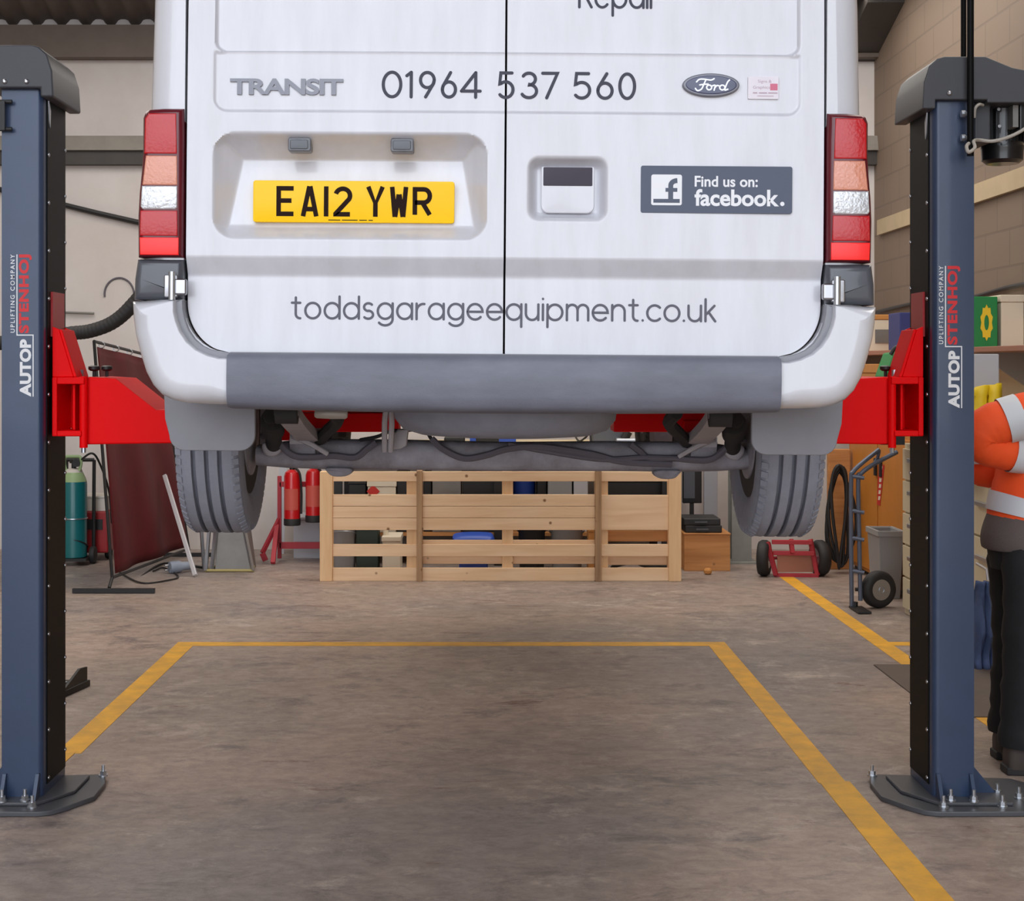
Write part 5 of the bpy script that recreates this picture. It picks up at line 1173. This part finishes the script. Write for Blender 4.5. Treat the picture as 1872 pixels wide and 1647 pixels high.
# trousers, legs slightly baggy
for nm, yl_, dx in (('near', 5.53, 0), ('far', 5.75, .035)):
    limb('trouser_leg', [(1.965+dx*.3, 5.63+(yl_-5.63)*.5, .91), (1.965+dx*.5, yl_-.01*(yl_-5.6), .76), (1.965+dx, yl_, .50), (1.955+dx, yl_, .28), (1.95+dx, yl_, .10)], [(.075, .10), (.09, .105), (.09, .105), (.085, .10), (.092, .108)], M['black_cloth'], ps, wr=.035)
limb('seat_of_trousers', [(1.955, 5.64, .74), (1.955, 5.64, .84), (1.97, 5.64, .95)], [(.12, .10), (.145, .112), (.13, .10)], M['black_cloth'], ps)
for yl_, dx in ((5.53, 0), (5.75, .035)):
    b = MB(); cx2 = 1.945+dx; rings = []
    for xq, hz_, wy in ((-.075, .10, .04), (-.06, .145, .052), (.0, .15, .056), (.06, .13, .052), (.12, .085, .055), (.18, .072, .054), (.22, .05, .035)):
        rings.append([Vector((cx2+xq, yl_+wy*math.cos(a), .022+(hz_-.022)*(.5+.5*math.sin(a)) if math.sin(a) > -.3 else .022)) for a in [2*PI*k/16 for k in range(16)]])
    bt = b.loft(rings).build('boot', M['boot'], ps, smooth=70)
    sole = [(cx2-.085, yl_-.04), (cx2-.085, yl_+.04), (cx2+.0, yl_+.052), (cx2+.12, yl_+.062), (cx2+.20, yl_+.05), (cx2+.235, yl_), (cx2+.20, yl_-.05), (cx2+.12, yl_-.062), (cx2+.0, yl_-.052)]
    MB().prism([(x, y, 0) for x, y in sole], (0, 0, .03)).build('sole', M['rubber_black'], bt, bevel=.005)
# jacket
T = [(1.955, 5.635, .885), (1.975, 5.635, .97), (2.01, 5.635, 1.08), (2.06, 5.635, 1.20), (2.09, 5.635, 1.30), (2.12, 5.635, 1.375), (2.15, 5.635, 1.43)]
TR = [(.155, .120), (.163, .128), (.17, .135), (.185, .14), (.205, .14), (.16, .11), (.08, .07)]
jk = limb('jacket', T, TR, M['orange'], ps, wr=.012)
limb('knit_hem', [(1.955, 5.635, .815), (1.955, 5.635, .835), (1.96, 5.635, .87), (1.97, 5.635, .93)], [(.166, .128), (.176, .136), (.174, .136), (.160, .126)], M['brown_cloth'], ps)
def band_on(t0, t1, grow, nm='reflective_band', src=T, rad=TR, parent=jk):
    P = spline(src, 12); R = spline([(a, c, 0) for a, c in rad], 12); n_ = len(P)-1; i0, i1 = int(t0*n_), int(t1*n_); rings = []
    for i in range(i0, i1+1):
        d = P[min(i+1, n_)]-P[max(i-1, 0)]; rings.append(ring3(P[i], d, R[i].x+grow, R[i].y+grow))
    return MB().loft(rings, caps=False).build(nm, M['reflect'], parent, smooth=75)
band_on(.10, .21, .006); band_on(.42, .50, .006)
SA = [(2.09, 5.49, 1.335), (2.03, 5.455, 1.325), (1.93, 5.45, 1.28), (1.83, 5.46, 1.235), (1.79, 5.475, 1.195), (1.82, 5.49, 1.165), (1.92, 5.50, 1.165), (2.03, 5.51, 1.15)]
SR = [(.075, .075), (.083, .085), (.08, .082), (.078, .08), (.074, .076), (.07, .07), (.064, .066), (.05, .052)]
SA = [(2.10, 5.53, 1.335), (2.02, 5.485, 1.34), (1.91, 5.48, 1.315), (1.805, 5.49, 1.28), (1.765, 5.50, 1.24), (1.80, 5.51, 1.20), (1.91, 5.52, 1.175), (2.02, 5.53, 1.15)]
sl = limb('sleeve', SA, SR, M['orange'], ps, wr=.02)
band_on(.30, .38, .005, src=SA, rad=SR, parent=sl); band_on(.83, .92, .006, src=SA, rad=SR, parent=sl)
FA = [(2.11, 5.77, 1.32), (2.02, 5.80, 1.26), (1.90, 5.84, 1.17), (1.865, 5.85, 1.12), (1.90, 5.84, 1.09), (1.99, 5.82, 1.09), (2.08, 5.80, 1.08)]
FR = [(.075, .075), (.08, .08), (.072, .075), (.066, .066), (.064, .064), (.06, .06), (.05, .05)]
s2 = limb('sleeve', FA, FR, M['orange'], ps, wr=.02); band_on(.40, .5, .005, src=FA, rad=FR, parent=s2)
MB().torus((2.155, 5.635, 1.43), (.3, 0, 1), .075, .022, 24, 8).build('collar', M['orange'], ps, smooth=80)

ps.location.x += .05; ps.location.y += .11
